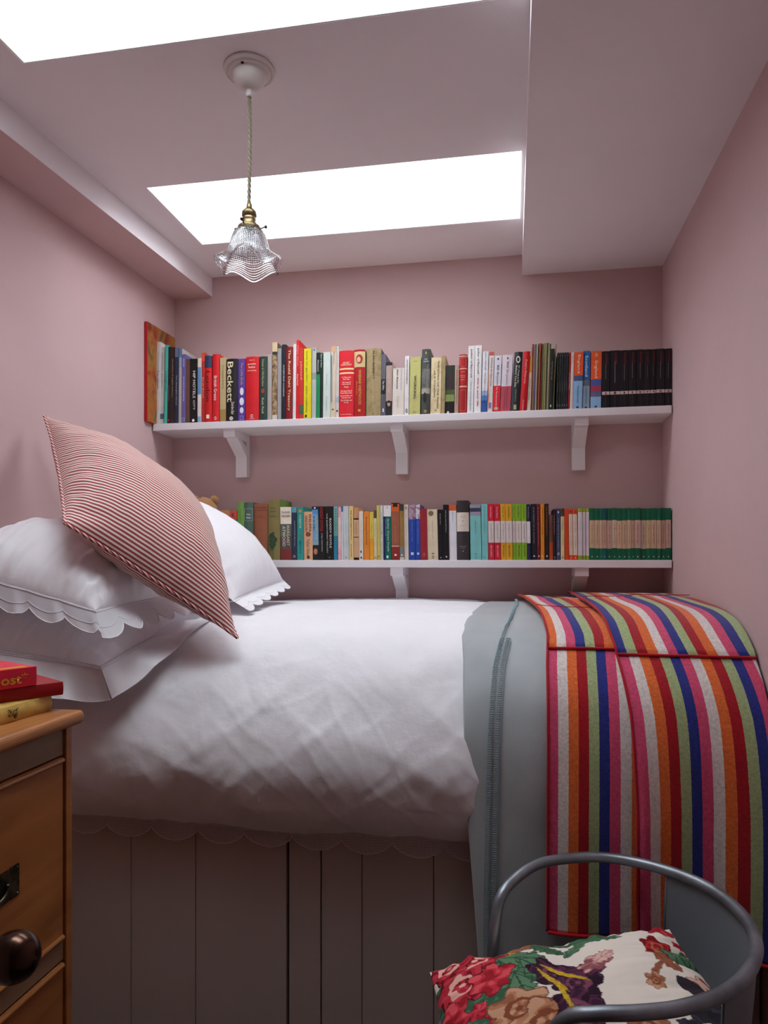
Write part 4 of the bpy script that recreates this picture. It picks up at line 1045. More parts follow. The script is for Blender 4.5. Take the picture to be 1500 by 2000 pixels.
bk(5, 783, 943, -2, 196, '94583e', 'wide faded brown cloth hardback reading THE GARDENS', texts=[('THE GARDENS', .07, .86, .03, '5a2c20', 'h'), ('edited by', .215, .4, .014, '5a2c20', 'h'), ('H.J. Massingham', .245, .66, .016, '5a2c20', 'h')], bands=[(.11, '94583e'), (.12, '6a3424'), (1, '94583e')], hb=1)
bk(5, 946, 1082, -2, 145, '847848', 'tall olive hardback with a dark green tree on spine', texts=[('Silvan', .145, .5, .025, '4a4c2c', 'h', -.05), ('Garden', .2, .5, .025, '4a4c2c', 'h', -.05), ('Shelters', .28, .6, .03, '4a4c2c', 'h', -.05)], marks=[('tree', .75, .72, 2.3, '2c4c34', -.06)], side='6f9448', hb=1)
bk(5, 1086, 1212, -6, 232, '5c5c50', 'Margaret Atwood paperback, cream top over misty grey and red', bands=[(.32, 'e6dcc8'), (.55, '64685c'), (.8, '5c4c48'), (1, '7c2c2c')], texts=[('The BLIND', .1, .76, .035, '6c3034', 'h'), ('ASSASSIN', .17, .8, .04, '6c3034', 'h'), ('ATWOOD', .55, .38, .26, 'dcd8c8', 'v', -.18), ('MARGARET', .54, .38, .26, 'c8c8a8', 'v', .2)])
bk(5, 1213, 1270, -4, 235, '28344c', 'navy spine with pale blue patch at top', bands=[(.1, '5a9cb0'), (1, '28344c')], texts=[('ALEXANDER MCCALL', .5, .5, .2, 'a8b0a8', 'v', .1)], marks=[('rect', .93, .5, .5, 'a86c48')])
bk(5, 1272, 1345, -2, 232, '2e948c', 'teal paperback with orange patch and round motif', texts=[('CHRISTIE', .27, .26, .34, 'bcd8a8'), ('MALICE', .76, .24, .28, '1c6468')], marks=[('rect', .075, .5, .45, 'c8843c'), ('disc', .55, .5, .6, '5c7c5c')])
bk(5, 1349, 1448, -4, 285, 'dcae86', 'peach paperback reading PHILIPPA GREGORY', texts=[('GREGORY', .26, .36, .3, '6a2c20', 'v', -.22), ('PHILIPPA', .24, .36, .3, '6a2c20', 'v', .22), ('Fallen Skies', .74, .34, .4, 'a8684c')], marks=[('disc', .47, .6, .5, '8c4434'), ('rect', .94, .3, .3, '4a2018')])
bk(6, 62, 133, -12, 225, '4f98cc', 'blue and gold spine with a portrait of a man at foot', bands=[(.06, '22262c'), (.14, '4f8cc8'), (.66, '6aa4c8'), (.72, '90a4a0'), (1, '1e2228')], texts=[('THE', .3, .3, .24, '3c5ca8', 'v', -.2), ("ANGELA'S", .4, .44, .26, 'd0b45c', 'v', .2)], marks=[('disc', .84, .62, .95, 'c07c50'), ('disc2', .765, .62, .35, '2a2220'), ('disc', .03, .3, .3, 'e0e0e0')])
bk(6, 135, 205, -10, 225, '1a1517', 'black spine with RODDY DOYLE in red', texts=[('RODDY DOYLE', .24, .44, .44, 'b82c2c'), ('A Star Called Henry', .67, .34, .24, 'd8d4d0')])
bk(6, 207, 299, -8, 225, '191416', 'thick black spine, RODDY DOYLE in white, The Barrytown Trilogy', texts=[('RODDY DOYLE', .5, .55, .24, 'e4e0d8', 'v', .16), ('THE BARRYTOWN TRILOGY', .5, .74, .14, 'd8d4cc', 'v', -.26)], marks=[('ring', .95, .2, .2, '8c8884')])
bk(6, 301, 346, -4, 225, '2d8096', 'teal blue spine with paler top left of pink patterned', bands=[(.55, '7cb0a8'), (1, '2d7c98')], texts=[('FITZGERALD', .3, .5, .5, '3c7c84')])
bk(6, 349, 384, -4, 230, 'dcc0bc', 'pink and cream dotted spine', bands=[(.2, pinkpat), (.75, 'e0c8bc'), (1, pinkpat)])
bk(6, 386, 408, -4, 225, 'e0e0e6', 'thin white spine with blue top', bands=[(.1, '4c68a0'), (1, 'e0e0e6')], texts=[('Penguin Lives', .3, .3, .3, '8c9cb8')])
bk(6, 410, 472, -6, 222, 'c7d0d0', 'pale grey-blue spine left of the cream and orange one', texts=[('The Unbearable Lightness', .5, .6, .12, '8ca0a4')], marks=[('ring', .95, .26, .3, '3c4c4c')])
bk(6, 474, 524, -6, 222, 'e3c686', 'cream-yellow spine with dense black capitals and orange edge', texts=[('THE UNICORN SONATA', .35, .56, .3, '3c3420'), ('ZADIE', .82, .24, .3, '7c6434')], side='d88848')
bk(6, 526, 584, -4, 240, 'd3a67e', 'peach brown spine with two black bars', bands=[(.2, 'cc9468'), (.23, '2a2420'), (.555, 'd3a67e'), (.57, '2a2420'), (.95, 'd3a67e'), (1, '1c1816')], texts=[('Persuasion', .4, .24, .2, '8c6448')])
bk(6, 586, 634, -4, 278, 'ded4c8', 'cream spine with black figure and blue-black edge', texts=[('Peter Ackroyd', .4, .44, .2, 'b08c84')], marks=[('disc', .83, .3, .7, '282420', -.05), ('rect', .95, .4, .4, '4c4844')], side='343c5c')
bk(6, 638, 704, -4, 280, 'e38835', 'orange spine, thickest of the orange and yellow ones', texts=[('Brideshead Revisited', .4, .56, .24, '7c3c18')])
bk(6, 706, 752, -4, 288, 'e0bc3a', 'golden spine deepening to orange at the foot', bands=[(.55, 'd8c050'), (1, 'e8a424')], texts=[('Amber Cove', .45, .4, .2, 'a87c20')], marks=[('disc', .94, .3, .3, 'f8e8c0')])
bk(6, 754, 788, -6, 268, 'dccba0', 'narrow cream spine with dark top', bands=[(.16, '5a4838'), (1, 'dccba0')], texts=[('Wendy', .4, .3, .3, '9c8c68')], marks=[('ring', .95, .5, .7, '4c4438')])
bk(6, 790, 826, -8, 215, 'cfc05a', 'tall yellow-green spine left of a narrow white one', texts=[('The Rosie Project', .35, .5, .24, 'a09038')], marks=[('disc', .93, .4, .5, '7c6c20')])
bk(6, 828, 860, -8, 215, 'e2dcd8', 'narrow white spine left of the white-topped Conan Doyle', texts=[('A Room with a View', .36, .5, .24, '7c7874'), ('E M Forster', .78, .2, .24, '7c7874')], marks=[('ring', .5, .5, .6, '4c4844')])
bk(6, 862, 950, -6, 215, '107058', 'green and navy Arthur Conan Doyle paperback with white top', bands=[(.2, 'e6e2e0'), (1, '0f6c58')], texts=[('Arthur Conan Doyle', .54, .6, .26, 'dcebe0', 'v', .1), ('The Hound', .4, .3, .12, 'a8ccd8', 'v', -.18)], marks=[('rect', .6, .28, 5.6, '202858', -.36), ('ring', .04, .2, .2, '4c5474'), ('rect', .94, .24, .32, 'e4ece8')])
bk(6, 952, 1042, -6, 185, '9b5c42', 'tall brown spine with orange-lit portrait at top', bands=[(.02, '2a2420'), (.15, 'd8642c'), (.75, '9c5c42'), (.765, 'd8c0b4'), (1, '8c2a20')], texts=[('Jamaica Inn', .55, .3, .14, 'c89880')], marks=[('disc', .05, .6, .6, '2a1c18'), ('disc2', .1, .4, .5, 'c86838'), ('rect', .91, .28, .24, 'e8e0dc')])
bk(6, 1044, 1094, -6, 200, '94723e', 'olive brown spine with grey picture at foot', bands=[(.12, '3c3a34'), (.76, '94723e'), (.95, '7c8080'), (1, 'd8ccb8')], texts=[('Rebecca', .4, .3, .2, 'b89c68')], marks=[('rect', .91, .4, .4, 'e0dcd8')])
bk(6, 1096, 1144, -8, 205, 'dacdbb', 'cream spine left of the two royal blue ones', texts=[('The Go-Between', .36, .4, .2, '9c8c80'), ('Hartley', .7, .2, .2, '9c8c80')], marks=[('ring', .06, .5, .7, '6c4438')])
bk(6, 1146, 1224, -6, 205, '24449e', 'left of two royal blue spines with swirling picture tops', bands=[(.27, painted('blue_rose_swirl', ['4a5c9c', 'b8a0b0', '884c5c', '3c4c8c'], 60)), (1, '24449e')], texts=[('A Passage to India', .48, .38, .14, '98a8d8')], marks=[('rect', .885, .4, .4, 'd0d8ec')])
bk(6, 1226, 1277, -6, 203, '2748a4', 'right of two royal blue spines with swirling picture tops', bands=[(.26, painted('blue_white_swirl', ['4a5c9c', 'e0dce0', '884c5c', 'c8c8d8'], 60)), (1, '2748a4')], texts=[('The Longest Journey', .5, .42, .18, '98a8d8')], marks=[('rect', .885, .5, .5, 'd0d8ec')])
bk(6, 1279, 1358, -10, 250, '9a2530', 'dark red cloth-like spine with gold monogram at foot', texts=[('QP', .9, .3, .08, 'c8886c', 'h')], side='d8b8ac')
bk(6, 1360, 1478, -14, 258, 'ddcfb0', 'wide cream paperback with sepia figure at top', texts=[('The Diary of Iris Vesey', .4, .36, .10, '8c8468')], marks=[('disc', .08, .5, .5, '7c6a50', -.1), ('ring', .94, .22, .28, '3c3428'), ('rect', .87, .24, .1, '6c5c3c')], side='c8a890')
bk(7, 93, 153, -10, 262, '141316', 'black spine with red board left of the taller black one', texts=[('ANAIS NIN', .18, .22, .2, 'a8a8a8')], side='c8401c', marks=[('disc', .95, .2, .24, 'd8d8d8')])
bk(7, 155, 216, -10, 205, '151518', 'taller black spine left of the plain white book', texts=[('Selections from the Prose', .3, .4, .2, 'b8b8b4')], marks=[('disc', .94, .3, .34, 'd8d8d8')], side='c02828')
bk(7, 218, 303, -8, 205, 'e6e4e9', 'white spine with orange picture top', bands=[(.11, 'd0602c'), (1, 'e6e4e9')], texts=[('BRUCE CHATWIN', .22, .18, .12, '74747c')], side='242428')
bk(7, 306, 444, -8, 160, '3a3536', 'tallest charcoal book on the lower shelf with cream title panel', bands=[(.2, '3a3536'), (.52, 'ddd2c4'), (1, '3a3536')], texts=[('THE PENGUIN', .265, .4, .012, '9c9488', 'h'), ('BOOK OF', .285, .34, .012, '9c9488', 'h'), ('MODERN', .42, .5, .012, '9c9488', 'h'), ('FABER & FABER', .77, .56, .012, 'a8a4a0', 'h'), ('LONDON', .8, .34, .01, 'a8a4a0', 'h')], marks=[('disc', .345, .06, .1, '4c4440'), ('disc', .85, .06, .1, 'e0dcd8')], hb=1)
bk(7, 456, 580, -10, 205, '7fc4c0', 'wide aqua spine with dark picture at top', bands=[(.06, '9098a8'), (.13, '3c3c50'), (.2, '9c94a8'), (1, '7fc4c0')], texts=[('COMPLETE TALES', .4, .26, .12, '4c9094')], marks=[('ring', .95, .18, .22, '4c9090'), ('rect', .89, .18, .1, '4c9090')])
bk(7, 583, 655, -8, 198, '7dc4c2', 'narrower plain aqua spine left of the red and cream set', texts=[('D. H. Lawrence Selected', .28, .46, .18, '4c9498')], marks=[('ring', .95, .24, .26, '4c9090')])
pc = [(659, 726, 'd02038', 'left of the two crimson and cream spines', 'Anton Chekhov', 'The Lady with the Dog'), (731, 797, 'cc1e36', 'right of the two crimson and cream spines', 'Thomas Malthus', 'Christmas Stories'),
      (800, 856, 'd9a024', 'left of the two mustard and cream spines', 'Guy de', 'The House of'), (858, 930, 'dca226', 'right of the two mustard and cream spines', 'Charles Dickens', 'The Canterbury Tales'),
      (932, 968, '88b42c', 'narrowest of the three lime green and cream spines', 'Oscar', 'The Picture'), (970, 1034, '86b22a', 'middle of the three lime green and cream spines', 'Kafka', 'A Hunger Artist'), (1036, 1094, '84b02c', 'rightmost lime green and cream spine, beside the thin navy one', 'Conrad', 'The Secret')]
for a, c, hx, nm, t1, t2 in pc:
    dk = {'d': 'f0c0c0', 'c': 'f0c0c0'}.get(hx[0], '4c5410') if hx[:2] in ('d0', 'cc') else '5a5418'
    bk(7, a, c, -10, 197, hx, nm, bands=[(.305, hx), (.69, 'ded2cc'), (1, hx)], texts=[(t1, .15, .2, .24, dk), (t2, .49, .28, .18, '6c6460'), ('RED CLASSICS' if hx[:2] in ('d0', 'cc') else 'RED CLASSICS', .84, .2, .26, dk)])
bk(7, 1096, 1136, -10, 200, '252a44', 'thin navy and white spine right of the lime green set', bands=[(.31, '252a44'), (.7, 'e0dce0'), (1, '252a44')], texts=[('Pocket', .15, .2, .24, 'a8a8bc')])
bk(7, 1141, 1206, -8, 198, '22222c', 'near-black spine with grey lettering right of the thin navy one', texts=[('THE PERKS OF A READER', .38, .66, .22, '8c9088')], marks=[('rect', .93, .26, .28, 'e0e0e0')])
bk(7, 1208, 1244, -8, 198, '6c1826', 'narrow maroon patterned spine left of the orange one', texts=[('A Series of Unfortunate', .4, .7, .4, 'c86c74')], marks=[('rect', .93, .4, .5, 'e0d8d8')])
bk(7, 1247, 1290, -4, 195, 'de8a1e', 'orange spine between two dark ones near the green paperbacks', texts=[('WHITE TEETH ZADIE', .3, .5, .34, 'a84c14')], marks=[('rect', .93, .3, .4, 'f0d8b8')])
bk(7, 1294, 1341, -4, 195, '281c20', 'dark brown-black spine with orange lettering', texts=[('THE AUTOGRAPH MAN', .3, .52, .34, 'a85c2c')], marks=[('disc', .43, .16, .2, 'e8e8e8'), ('rect', .93, .34, .4, 'e0e0e0')])
bk(7, 1345, 1386, -4, 320, '7a4230', 'low rust spine between two dark ones', bands=[(.6, '6a4438'), (1, 'b04c20')])
bk(7, 1389, 1419, -6, 258, '30181c', 'narrow maroon-black spine left of the slate navy one', texts=[('THE BURNING', .3, .4, .4, 'a87868')], marks=[('disc', .95, .6, .6, '8c8468')])
bk(8, 39, 86, -2, 250, '3a4360', 'slate navy spine with white oval at top', texts=[('THE HEART IS A LONELY', .48, .6, .22, 'a8b0c4')], marks=[('disc', .07, .4, .6, 'e0e0e8'), ('ring', .88, .5, .7, 'e0e0e8')])
bk(8, 89, 130, -2, 250, 'e0cc96', 'cream-yellow spine with brown top', bands=[(.155, '4c3830'), (1, 'e0cc96')], texts=[('FITZGERALD', .3, .24, .3, '6c5c38'), ('The Great', .6, .2, .2, '8c7c50')], marks=[('ring', .95, .5, .6, '2c241c')])
bk(8, 134, 180, -6, 250, 'd8481c', 'solid orange-red spine left of the two orange and cream ones', texts=[('Orwell', .3, .2, .2, 'c03c14')])
for k, (a, c, nm) in enumerate(((183, 227, 'left of the two orange and cream banded spines'), (230, 279, 'right of the two orange and cream banded spines'))):
    bk(8, a, c, -8, 252, 'dd4a1e', nm, bands=[(.105, 'dd4a1e'), (.905, 'e2d0ba'), (1, 'dd4a1e')], texts=[('%d' % (k+1), .055, .3, .03, '3c1c14', 'h'), ('VICTORIAN VERSE', .3, .34, .18, '8c7c6c'), ('The English', .65, .26, .18, '8c7c6c')], marks=[('disc', .955, .24, .3, 'f0e0d0')])
for a, c, nm in ((282, 334, 'leftmost, widest of three white spines with lime ends'), (337, 369, 'middle of three white spines with lime ends'), (372, 409, 'rightmost of three white spines with lime ends, beside dark green set')):
    bk(8, a, c, -2, 246, '98aa38', nm, bands=[(.075, '98aa38'), (.915, 'd9d2d6'), (1, '8ca030')], texts=[('Modern Poets', .3, .24, .14, 'b0a8ac')])
ge = [413, 468, 527, 557, 602, 662, 714, 770, 830, 872, 912, 978, 1038, 1092, 1152, 1200, 1254, 1312]
gn = ['leftmost', 'second', 'thin third', 'bluish fourth', 'fifth', 'sixth', 'seventh', 'eighth', 'ninth', 'tenth', 'eleventh', 'sixth from right', 'fifth from right', 'fourth from right', 'third from right', 'second from right', 'rightmost']
rr = random.Random(9); ge = [413+(q-413)*1.022 for q in ge]
for k in range(17):
    g = ['0c6444', '0a6042', '0e6848', '0e5c60', '0b6040', '0c6242'][k % 6 if k != 9 else 1] if k == 3 or k % 6 != 3 else '0c6444'
    cream = ['d4b48e', 'ccae90', 'd4b898', 'c8a08a', 'c8a898', 'd0b8a0'][k % 6]
    bk(8, ge[k], ge[k+1], -2, 246+rr.uniform(-4, 4), g, gn[k]+' of the seventeen green and cream paperbacks', bands=[(.235+rr.uniform(-.008, .008), g), (.775+rr.uniform(-.01, .01), cream), (1, g)],
       texts=[(['Trent Last Case', 'The Moving Toyshop', 'Maigret', 'Death at the Bar', 'Ngaio Marsh', 'A Man Lay Dead', 'Enter a Murderer'][k % 7], .5, .36, .17, ['8a4c34', '3c4c3c'][k % 2])], marks=[('disc', .935, .2, .26, 'd8dcd0')])
# ------------------------------------------------------------------ teddy
fur = cloth('golden_plush', 'a8794a', .95, 160, 1.0, .12, .5)
tx, ty = x_at(399, 2.55), 2.55
td = empty('teddy_bear', (tx, ty, H+Z2), 'old golden teddy bear on the lower shelf, only its head showing over the pillow', 'teddy bear')
b = MB(); b.ball((0, 0, .075), .058, .048, .075, fuzz=.12); b.build('torso', fur, td)
b = MB(); b.ball((.003, -.008, .187), .052, .048, .050, fuzz=.16); b.ball((.003, -.052, .176), .022, .02, .017, fuzz=.1); b.build('head', fur, td)
for s in (-1, 1):
    b = MB(); b.ball((.003+s*.038, -.002, .226), .017, .010, .018, fuzz=.2); b.build('ear', fur, td)
    b = MB(); b.ball((s*.062, -.022, .10), .018, .022, .045, fuzz=.1); b.build('arm', fur, td)
    b = MB(); b.ball((s*.035, -.045, .026), .024, .05, .024, fuzz=.1); b.build('leg', fur, td)
    b = MB(); b.ball((.003+s*.018, -.050, .196), .004); b.build('eye', cmat('140e0a', .1), td)
b = MB(); b.ball((.003, -.071, .182), .007, .004, .005); b.build('nose', cmat('1c120e', .4), td)

# ------------------------------------------------------------------ pendant lamp
lx, ly = -.584, 1.540
lp = empty('pendant_lamp', (lx, ly, H+ZC), 'pendant lamp with frilled ribbed glass shade on a twisted cord', 'lamp')
b = MB()
b.lathe([(0, 0), (.0565, 0), (.0565, -.006), (.0555, -.009), (.0535, -.0105), (.051, -.0105), (.0495, -.0085), (.048, -.0085), (.046, -.012), (.0425, -.0135), (.038, -.0135), (.0365, -.0155), (.036, -.024), (.032, -.034), (.026, -.041), (.018, -.046), (.009, -.048), (.0072, -.050), (.0072, -.060), (.006, -.064), (.0045, -.064)], n=64)
b.build('ceiling_rose', paint('ivory_ceramic', 'd3cac6', .3, .01, 5, 0), lp)
b = MB()
for sx_ in (-1, 1): b.ball((.0*sx_+.012*0, sx_*.0425, -.0142), .0034, .0034, .0020)
b.build('screw', M['black'], lp)
cord = cloth('braided_khaki_flex', '8c8270', .9, 900, .5)
b = MB(); zt, zb = -.062, -.312
for ph in (0, PI):
    b.tube([(.0019*math.cos(ph+t*2*PI*10)+.0012*math.sin(t*4), .0019*math.sin(ph+t*2*PI*10), zt+(zb-zt)*t) for t in [k/260 for k in range(261)]], .0027, 6)
b.build('cord', cord, lp)
b = MB()
z = zb+.004
b.lathe([(0, z+.004), (.005, z+.004), (.0062, z+.001), (.0062, z-.005), (.008, z-.007), (.012, z-.011), (.0158, z-.015), (.0165, z-.018), (.0165, z-.024), (.0150, z-.026), (.0136, z-.0275), (.0150, z-.029), (.0154, z-.033), (.0146, z-.035), (.0152, z-.037), (.0150, z-.041), (.0165, z-.0425), (.019, z-.044), (.019, z-.047), (0, z-.047)], n=48)
b.build('lampholder', M['brass'], lp)
zs = z-.046
def gal(a, up):
    b = MB()
    c, s = math.cos(a), math.sin(a)
    b.tube([(c*.024, s*.024, zs-.006), (c*.036, s*.036, zs-.004+up)], .0014, 8)
    b.ball((c*.037, s*.037, zs-.004+up), .0032, .0032, .0040)
    b.build('thumb_screw', M['darkbrass'], lp)
for a in (.25, 2.9, 4.6): gal(a, .003)
b = MB(); b.lathe([(.0195, zs+.001), (.0245, zs-.002), (.0258, zs-.006), (.0255, zs-.013), (.0240, zs-.013), (.0243, zs-.006), (.023, zs-.003), (.0195, zs-.001)], n=48, cap=False)
b.build('gallery', M['brass'], lp)
def shade():
    nt_, nz_ = 300, 96; prof = [(0, .0235), (.06, .0235), (.12, .029), (.2, .0335), (.32, .0375), (.45, .0405), (.58, .0435), (.68, .0475), (.78, .0545), (.88, .0625), (1.0, .0705)]
    Ht = .088; rows = []
    for j in range(nz_):
        t = j/(nz_-1); r0 = lerp_tab(prof, t); fl_ = max(0, (t-.55)/.45)**1.5; row = []
        for i in range(nt_):
            a = 2*PI*i/nt_; lob = math.cos(5*a+.6)
            r = r0*(1+.10*fl_*lob); zz_ = zs-.004-Ht*t-.011*fl_*(-lob)*1.0
            if t > .1:
                r += .0007*math.sin(t*2*PI*24)
                if t < .74: r += .00055*math.sin(a*56)
            row.append(Vector((r*math.cos(a), r*math.sin(a), zz_)))
        rows.append(row)
    return gridmesh('glass_shade', rows, nt_, nz_, [glass('ribbed_glass', .04)], lp, closed_u=True)
sh = shade()
m_ = sh.modifiers.new('s', 'SOLIDIFY'); m_.thickness = .0022; m_.offset = -1

# ------------------------------------------------------------------ tub chair
zr = -.600
def unproj(px, py, z=None, d=None):
    if d is None: d = z*F/(1095-py)
    xc = (px-750)/F*d
    return Vector((xc*math.cos(TH)-d*math.sin(TH), xc*math.sin(TH)+d*math.cos(TH)))
rail_w = [(-.022, 1.362), (.010, 1.405), (.055, 1.452), (.115, 1.488), (.18, 1.505), (.25, 1.490), (.315, 1.448), (.362, 1.385), (.384, 1.300), (.378, 1.212), (.345, 1.132), (.29, 1.062), (.225, 1.018), (.165, .996), (.11, .990), (.075, 1.0)]
cx0, cy0 = .15, 1.24
tc_ = empty('tub_chair', (cx0, cy0, 0), 'galvanised metal tub armchair with curved tube arms in front of the bed', 'chair')
R0 = Vector((cx0, cy0, 0))
pts = [Vector((x, y, H+zr)) for x, y in rail_w]
pts[0].z -= .035; pts[1].z -= .010; pts[-1].z -= .020; pts[-2].z -= .004
leg1 = [Vector((-.034, 1.345, H+zr-.11)), Vector((-.046, 1.338, H+zr-.24)), Vector((-.070, 1.345, H-1.0)), Vector((-.085, 1.355, .012))]
leg2 = [Vector((.046, 1.018, H+zr-.075)), Vector((.030, 1.035, H+zr-.20)), Vector((-.01, 1.02, H-1.0)), Vector((-.03, 1.01, .012))]
allp = catmull(leg1[::-1][2:]+pts+leg2[:2], 10)
b = MB(); b.tube([p-R0 for p in allp], .0102, 16)
b.build('arm_rail', M['zinc2'], tc_)
for lg in ([leg1[1], leg1[2], leg1[3]], [leg2[1], leg2[2], leg2[3]]):
    b = MB(); b.tube([p-R0 for p in catmull(lg, 8)], .0102, 14); b.build('leg', M['zinc2'], tc_)
for (xa_, ya_, xe, ye) in ((.335, 1.42, .40, 1.47), (.345, 1.10, .41, 1.05)):
    b = MB(); b.tube([Vector((xa_, ya_, H-.835))-R0, Vector((xe, ye, .012))-R0], .0102, 14); b.build('leg', M['zinc2'], tc_)
zseat = H-.835
seat_pl = [(-.125, 1.20), (-.11, 1.32), (-.03, 1.40), (.12, 1.455), (.25, 1.445), (.335, 1.39), (.365, 1.28), (.36, 1.19), (.32, 1.10), (.22, 1.045), (.08, 1.015), (-.04, 1.04), (-.11, 1.10)]
loop = [Vector(p) for p in catmull([(x, y, zseat) for x, y in seat_pl], 6, closed=True)]
b = MB(); b.tube([p-R0 for p in loop], .010, 12, closed=True); b.build('seat_rim', M['zinc2'], tc_)
b = MB(); b.prism([((p-R0).x, (p-R0).y) for p in loop], 'Z', zseat-.004, zseat+.002); b.build('seat', M['zinc2'], tc_)
# curved sheet back under the rail
bk_ = catmull([Vector((x, y, 0)) for x, y in rail_w[5:12]], 10)[7:]
nv_ = 14; rows = []
cen = Vector((.16, 1.25, 0))
for j in range(nv_):
    a = j/(nv_-1); rows.append([Vector((p.x, p.y, 0)).lerp(cen, .10*a**1.3)-Vector((cx0, cy0, 0))+Vector((0, 0, H+zr-.004-(abs(zr)*0+.236)*a)) for p in bk_])
pnl = gridmesh('back_panel', rows, len(bk_), nv_, [paint('dull_zinc_sheet', '70757a', .5, .1, 30, .1)], tc_)
m_ = pnl.modifiers.new('s', 'SOLIDIFY'); m_.thickness = .003; m_.offset = 0
for i in (0, len(bk_)-1):
    b = MB(); b.tube([rows[j][i] for j in range(nv_)], .003, 8); b.build('back_panel_edge', M['zinc2'], tc_)

# ------------------------------------------------------------------ floral cushion
CUSH = [Vector((-.143, 1.262, H-.728)), Vector((.285, 1.390, H-.678)), Vector((.350, 1.080, H-.690)), Vector((-.09, .955, H-.735))]
po = sum(CUSH, Vector())/4
def floral_mat():
    m, nt, b_ = newmat('printed_floral_linen', .9, spec=.2)
    at = N(nt, 'ShaderNodeVertexColor'); at.layer_name = 'print'
    nt.links.new(at.outputs[0], b_.inputs['Base Color']); bump(nt, b_, 700, .3, .0005)
    return m
def cshape(u, v):
    return 1-.45*math.exp(-((u-.52)/.10)**2-((v-.0)/.35)**2)
fc = None
body, pf, nrm_, uvs = patch('floral_cushion', CUSH, .062, .055, 330, [floral_mat()], None, .045, 2.4, .55, .005, 41, po, shape=cshape)
body.location = po
tag(body, 'cream linen cushion printed with red, pink and purple flowers on the metal chair', 'cushion')
_R = [srgb('7c1420'), srgb('b42838'), srgb('c83848'), srgb('e8b0a0')]
_R2 = [srgb('9c1c28'), srgb('c43040'), srgb('d85058')]
_G, _GD = srgb('5c8060'), srgb('2c4c38')
_P = [srgb('3c1c34'), srgb('582a44'), srgb('2c1428'), srgb('7c4458')]
_B = [srgb('9c6248'), srgb('b47c58'), srgb('c89878'), srgb('84482c')]
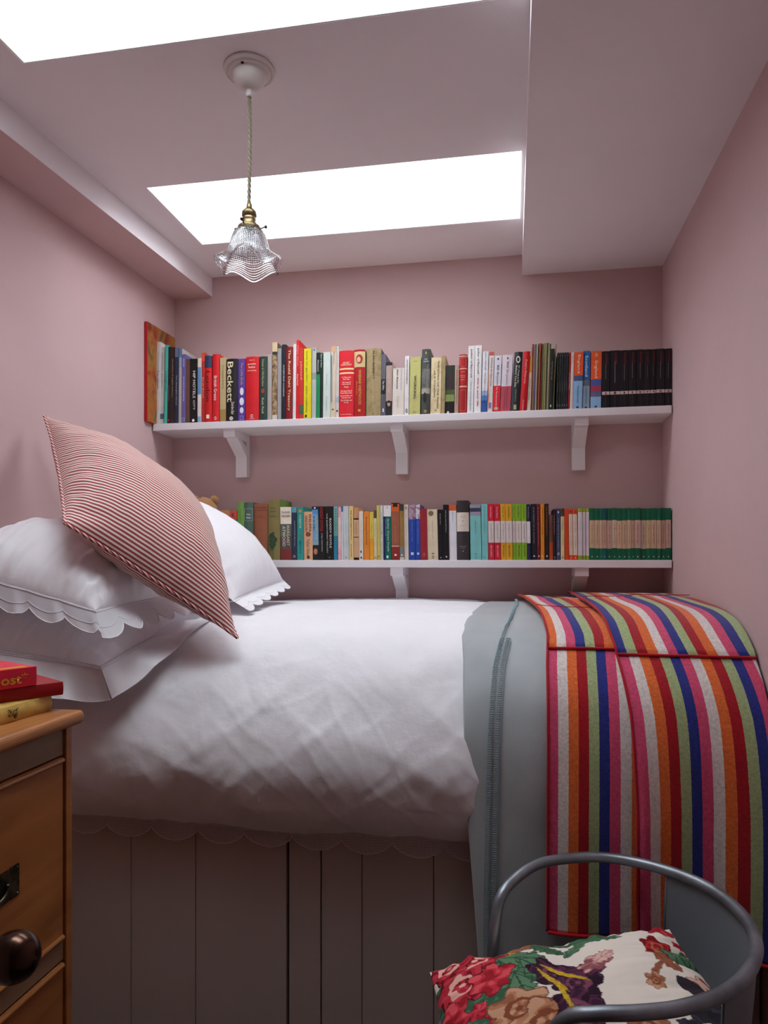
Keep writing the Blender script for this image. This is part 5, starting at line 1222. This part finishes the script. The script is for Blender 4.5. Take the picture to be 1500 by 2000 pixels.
SHAPES = [
 ('blob', .16, .42, .30, .40, .3, [srgb('386048'), srgb('4a7858')], 1),
 ('blob', .10, .78, .30, .26, 0, [srgb('386048'), srgb('4a7858')], 2),
 ('blob', .30, .34, .17, .16, .4, [srgb('4c7454'), srgb('608a64')], 5),
 ('leaf', .33, .30, .17, .09, .5, [_G, _GD], 1), ('leaf', .26, .44, .16, .08, 1.2, [_G, _GD], 2), ('leaf', .38, .42, .14, .07, .9, [_G, _GD], 3),
 ('leaf', .36, .14, .22, .045, -.05, [_B[0], _B[3]], 4), ('leaf', .27, .17, .10, .03, .3, [srgb('c8a430'), srgb('8c7020')], 6),
 ('leaf', .45, .22, .12, .06, .9, [srgb('44684c'), _GD], 7), ('leaf', .50, .10, .10, .045, .5, [srgb('44684c'), _GD], 8),
 ('leaf', .57, .22, .17, .045, -.9, [_G, _GD], 9), ('leaf', .62, .10, .13, .06, -.25, [srgb('4c7454'), _GD], 10), ('leaf', .68, .16, .12, .06, .15, [srgb('4c7454'), _GD], 11), ('leaf', .72, .11, .09, .035, -.3, [srgb('4c7454'), _GD], 12),
 ('flower', .17, .16, .17, .15, 0, _R, 1), ('flower', .07, .10, .13, .12, 0, _R, 2), ('flower', .10, .36, .17, .14, .4, _R, 3), ('flower', .21, .42, .13, .12, 0, _R2, 4),
 ('flower', .04, .55, .10, .12, 0, _R2, 5), ('flower', .14, .60, .055, .05, 0, _R2, 6), ('flower', .20, .66, .055, .05, 0, _R2, 7), ('flower', .19, .76, .05, .05, 0, _R2, 8), ('flower', .12, .74, .05, .05, 0, _R2, 9),
 ('leaf', .31, .56, .14, .07, 1.4, [_G, _GD], 13),
 ('flower', .28, .68, .16, .12, 0, _B, 5), ('flower', .36, .80, .17, .14, 0, _B, 6), ('flower', .25, .88, .14, .1, 0, _B, 8),
 ('flower', .44, .50, .10, .16, -.7, _P, 1), ('flower', .50, .60, .12, .12, 0, _P, 2), ('flower', .47, .78, .12, .14, 0, _P, 3), ('leaf', .54, .50, .12, .06, .2, [_P[1], _P[0]], 3),
 ('leaf', .42, .54, .13, .016, 1.1, [srgb('d0ac30'), srgb('a08020')], 3), ('leaf', .47, .50, .15, .016, .75, [srgb('d0ac30'), srgb('a08020')], 4), ('leaf', .44, .66, .12, .014, 1.4, [srgb('d0ac30'), srgb('a08020')], 4),
 ('flower', .59, .46, .10, .065, -.5, [srgb('8c5058'), srgb('a87070'), srgb('d8a898')], 4), ('leaf', .63, .42, .08, .04, -.5, [srgb('dcb4a8'), srgb('a87070')], 4),
 ('flower', .865, .35, .085, .13, .1, [srgb('a01c20'), srgb('c02c30'), srgb('7c1418'), srgb('b0704c')], 11), ('flower', .93, .10, .08, .07, 0, _R2, 12), ('leaf', .99, .26, .07, .05, 1, [_R2[0], _R2[1]], 3),
 ('leaf', .92, .42, .11, .07, .9, [_G, _GD], 15), ('leaf', .98, .40, .09, .06, 1.4, [_G, _GD], 16), ('leaf', .86, .50, .09, .05, 1.0, [_B[0], _B[3]], 3), ('leaf', .79, .58, .12, .018, -.8, [_B[0], _B[3]], 3), ('flower', .77, .64, .05, .05, 0, _B, 3),
 ('flower', .98, .68, .13, .09, .6, [srgb('c8988c'), srgb('d8b0a0'), srgb('8c5040')], 3), ('blob', .90, .68, .09, .05, .7, [srgb('342c34')], 4), ('blob', .89, .82, .12, .085, -.3, [srgb('2c2830'), srgb('443c48')], 5), ('blob', .98, .87, .10, .04, 1.2, [srgb('2c2830')], 6),
 ('leaf', .82, .93, .10, .04, .6, [srgb('2c2830'), srgb('443c48')], 6), ('flower', .66, .90, .10, .08, 0, _B, 9)]
# the printed pattern: (kind, u, v, ru, rv, angle, colours)
def nz(u, v, s, k=0): return mn.noise(Vector((u*s, v*s, k)))
BASEC = srgb('e8ddd0')
SH = SHAPES
def paint_uv(u, v):
    col = BASEC
    for (kind, cu, cv, ru, rv, ang, cols, sd) in SH:
        dx, dy = (u-cu)*1.45, v-cv
        if abs(dx) > 1.6*max(ru, rv) or abs(dy) > 1.6*max(ru, rv): continue
        c, s = math.cos(ang), math.sin(ang); x = (dx*c+dy*s)/ru; y = (-dx*s+dy*c)/rv
        r = math.hypot(x, y); th = math.atan2(y, x)
        if kind == 'flower':
            edge = 1+.16*math.sin(th*6+sd)+.12*nz(u, v, 30, sd)
            if r < edge:
                k = min(.99, max(0, .45+.85*nz(u, v, 17, sd)+.22*math.sin(th*5+sd+r*4)+.25*(r-.6)))
                i = min(len(cols)-1, int(k*len(cols)))
                if len(cols) > 3: i = min(i, 2)
                if len(cols) > 3 and (abs(r-.42+.15*nz(u, v, 28, sd)) < .09 or r < .12): i = 3
                col = cols[i]
                if r > edge-.07: col = [c*.55 for c in cols[0]]
        elif kind == 'leaf':
            w = (1-x*x); w = max(0, w)**.8*(1+.18*math.sin(x*16+sd))
            if abs(x) < 1 and abs(y) < w:
                col = cols[0] if (abs(y) > .07 and (math.sin((abs(y)*6-x*9)) < .93)) else cols[1]
                if abs(y) > w-.13: col = cols[1]
        elif kind == 'blob':
            if r < 1+.25*nz(u, v, 26, sd): col = cols[0] if nz(u, v, 40, sd+3) < .25 or len(cols) < 2 else cols[1]
    return col
ca = body.data.color_attributes.new('print', 'FLOAT_COLOR', 'POINT')
cache = []
for (u, v) in uvs: cache.append(paint_uv(u, v))
buf = []
for c in cache: buf.extend((c[0], c[1], c[2], 1))
ca.data.foreach_set('color', buf)
# skirting along the walls, out of sight behind the furniture
print('objects', len(bpy.data.objects))
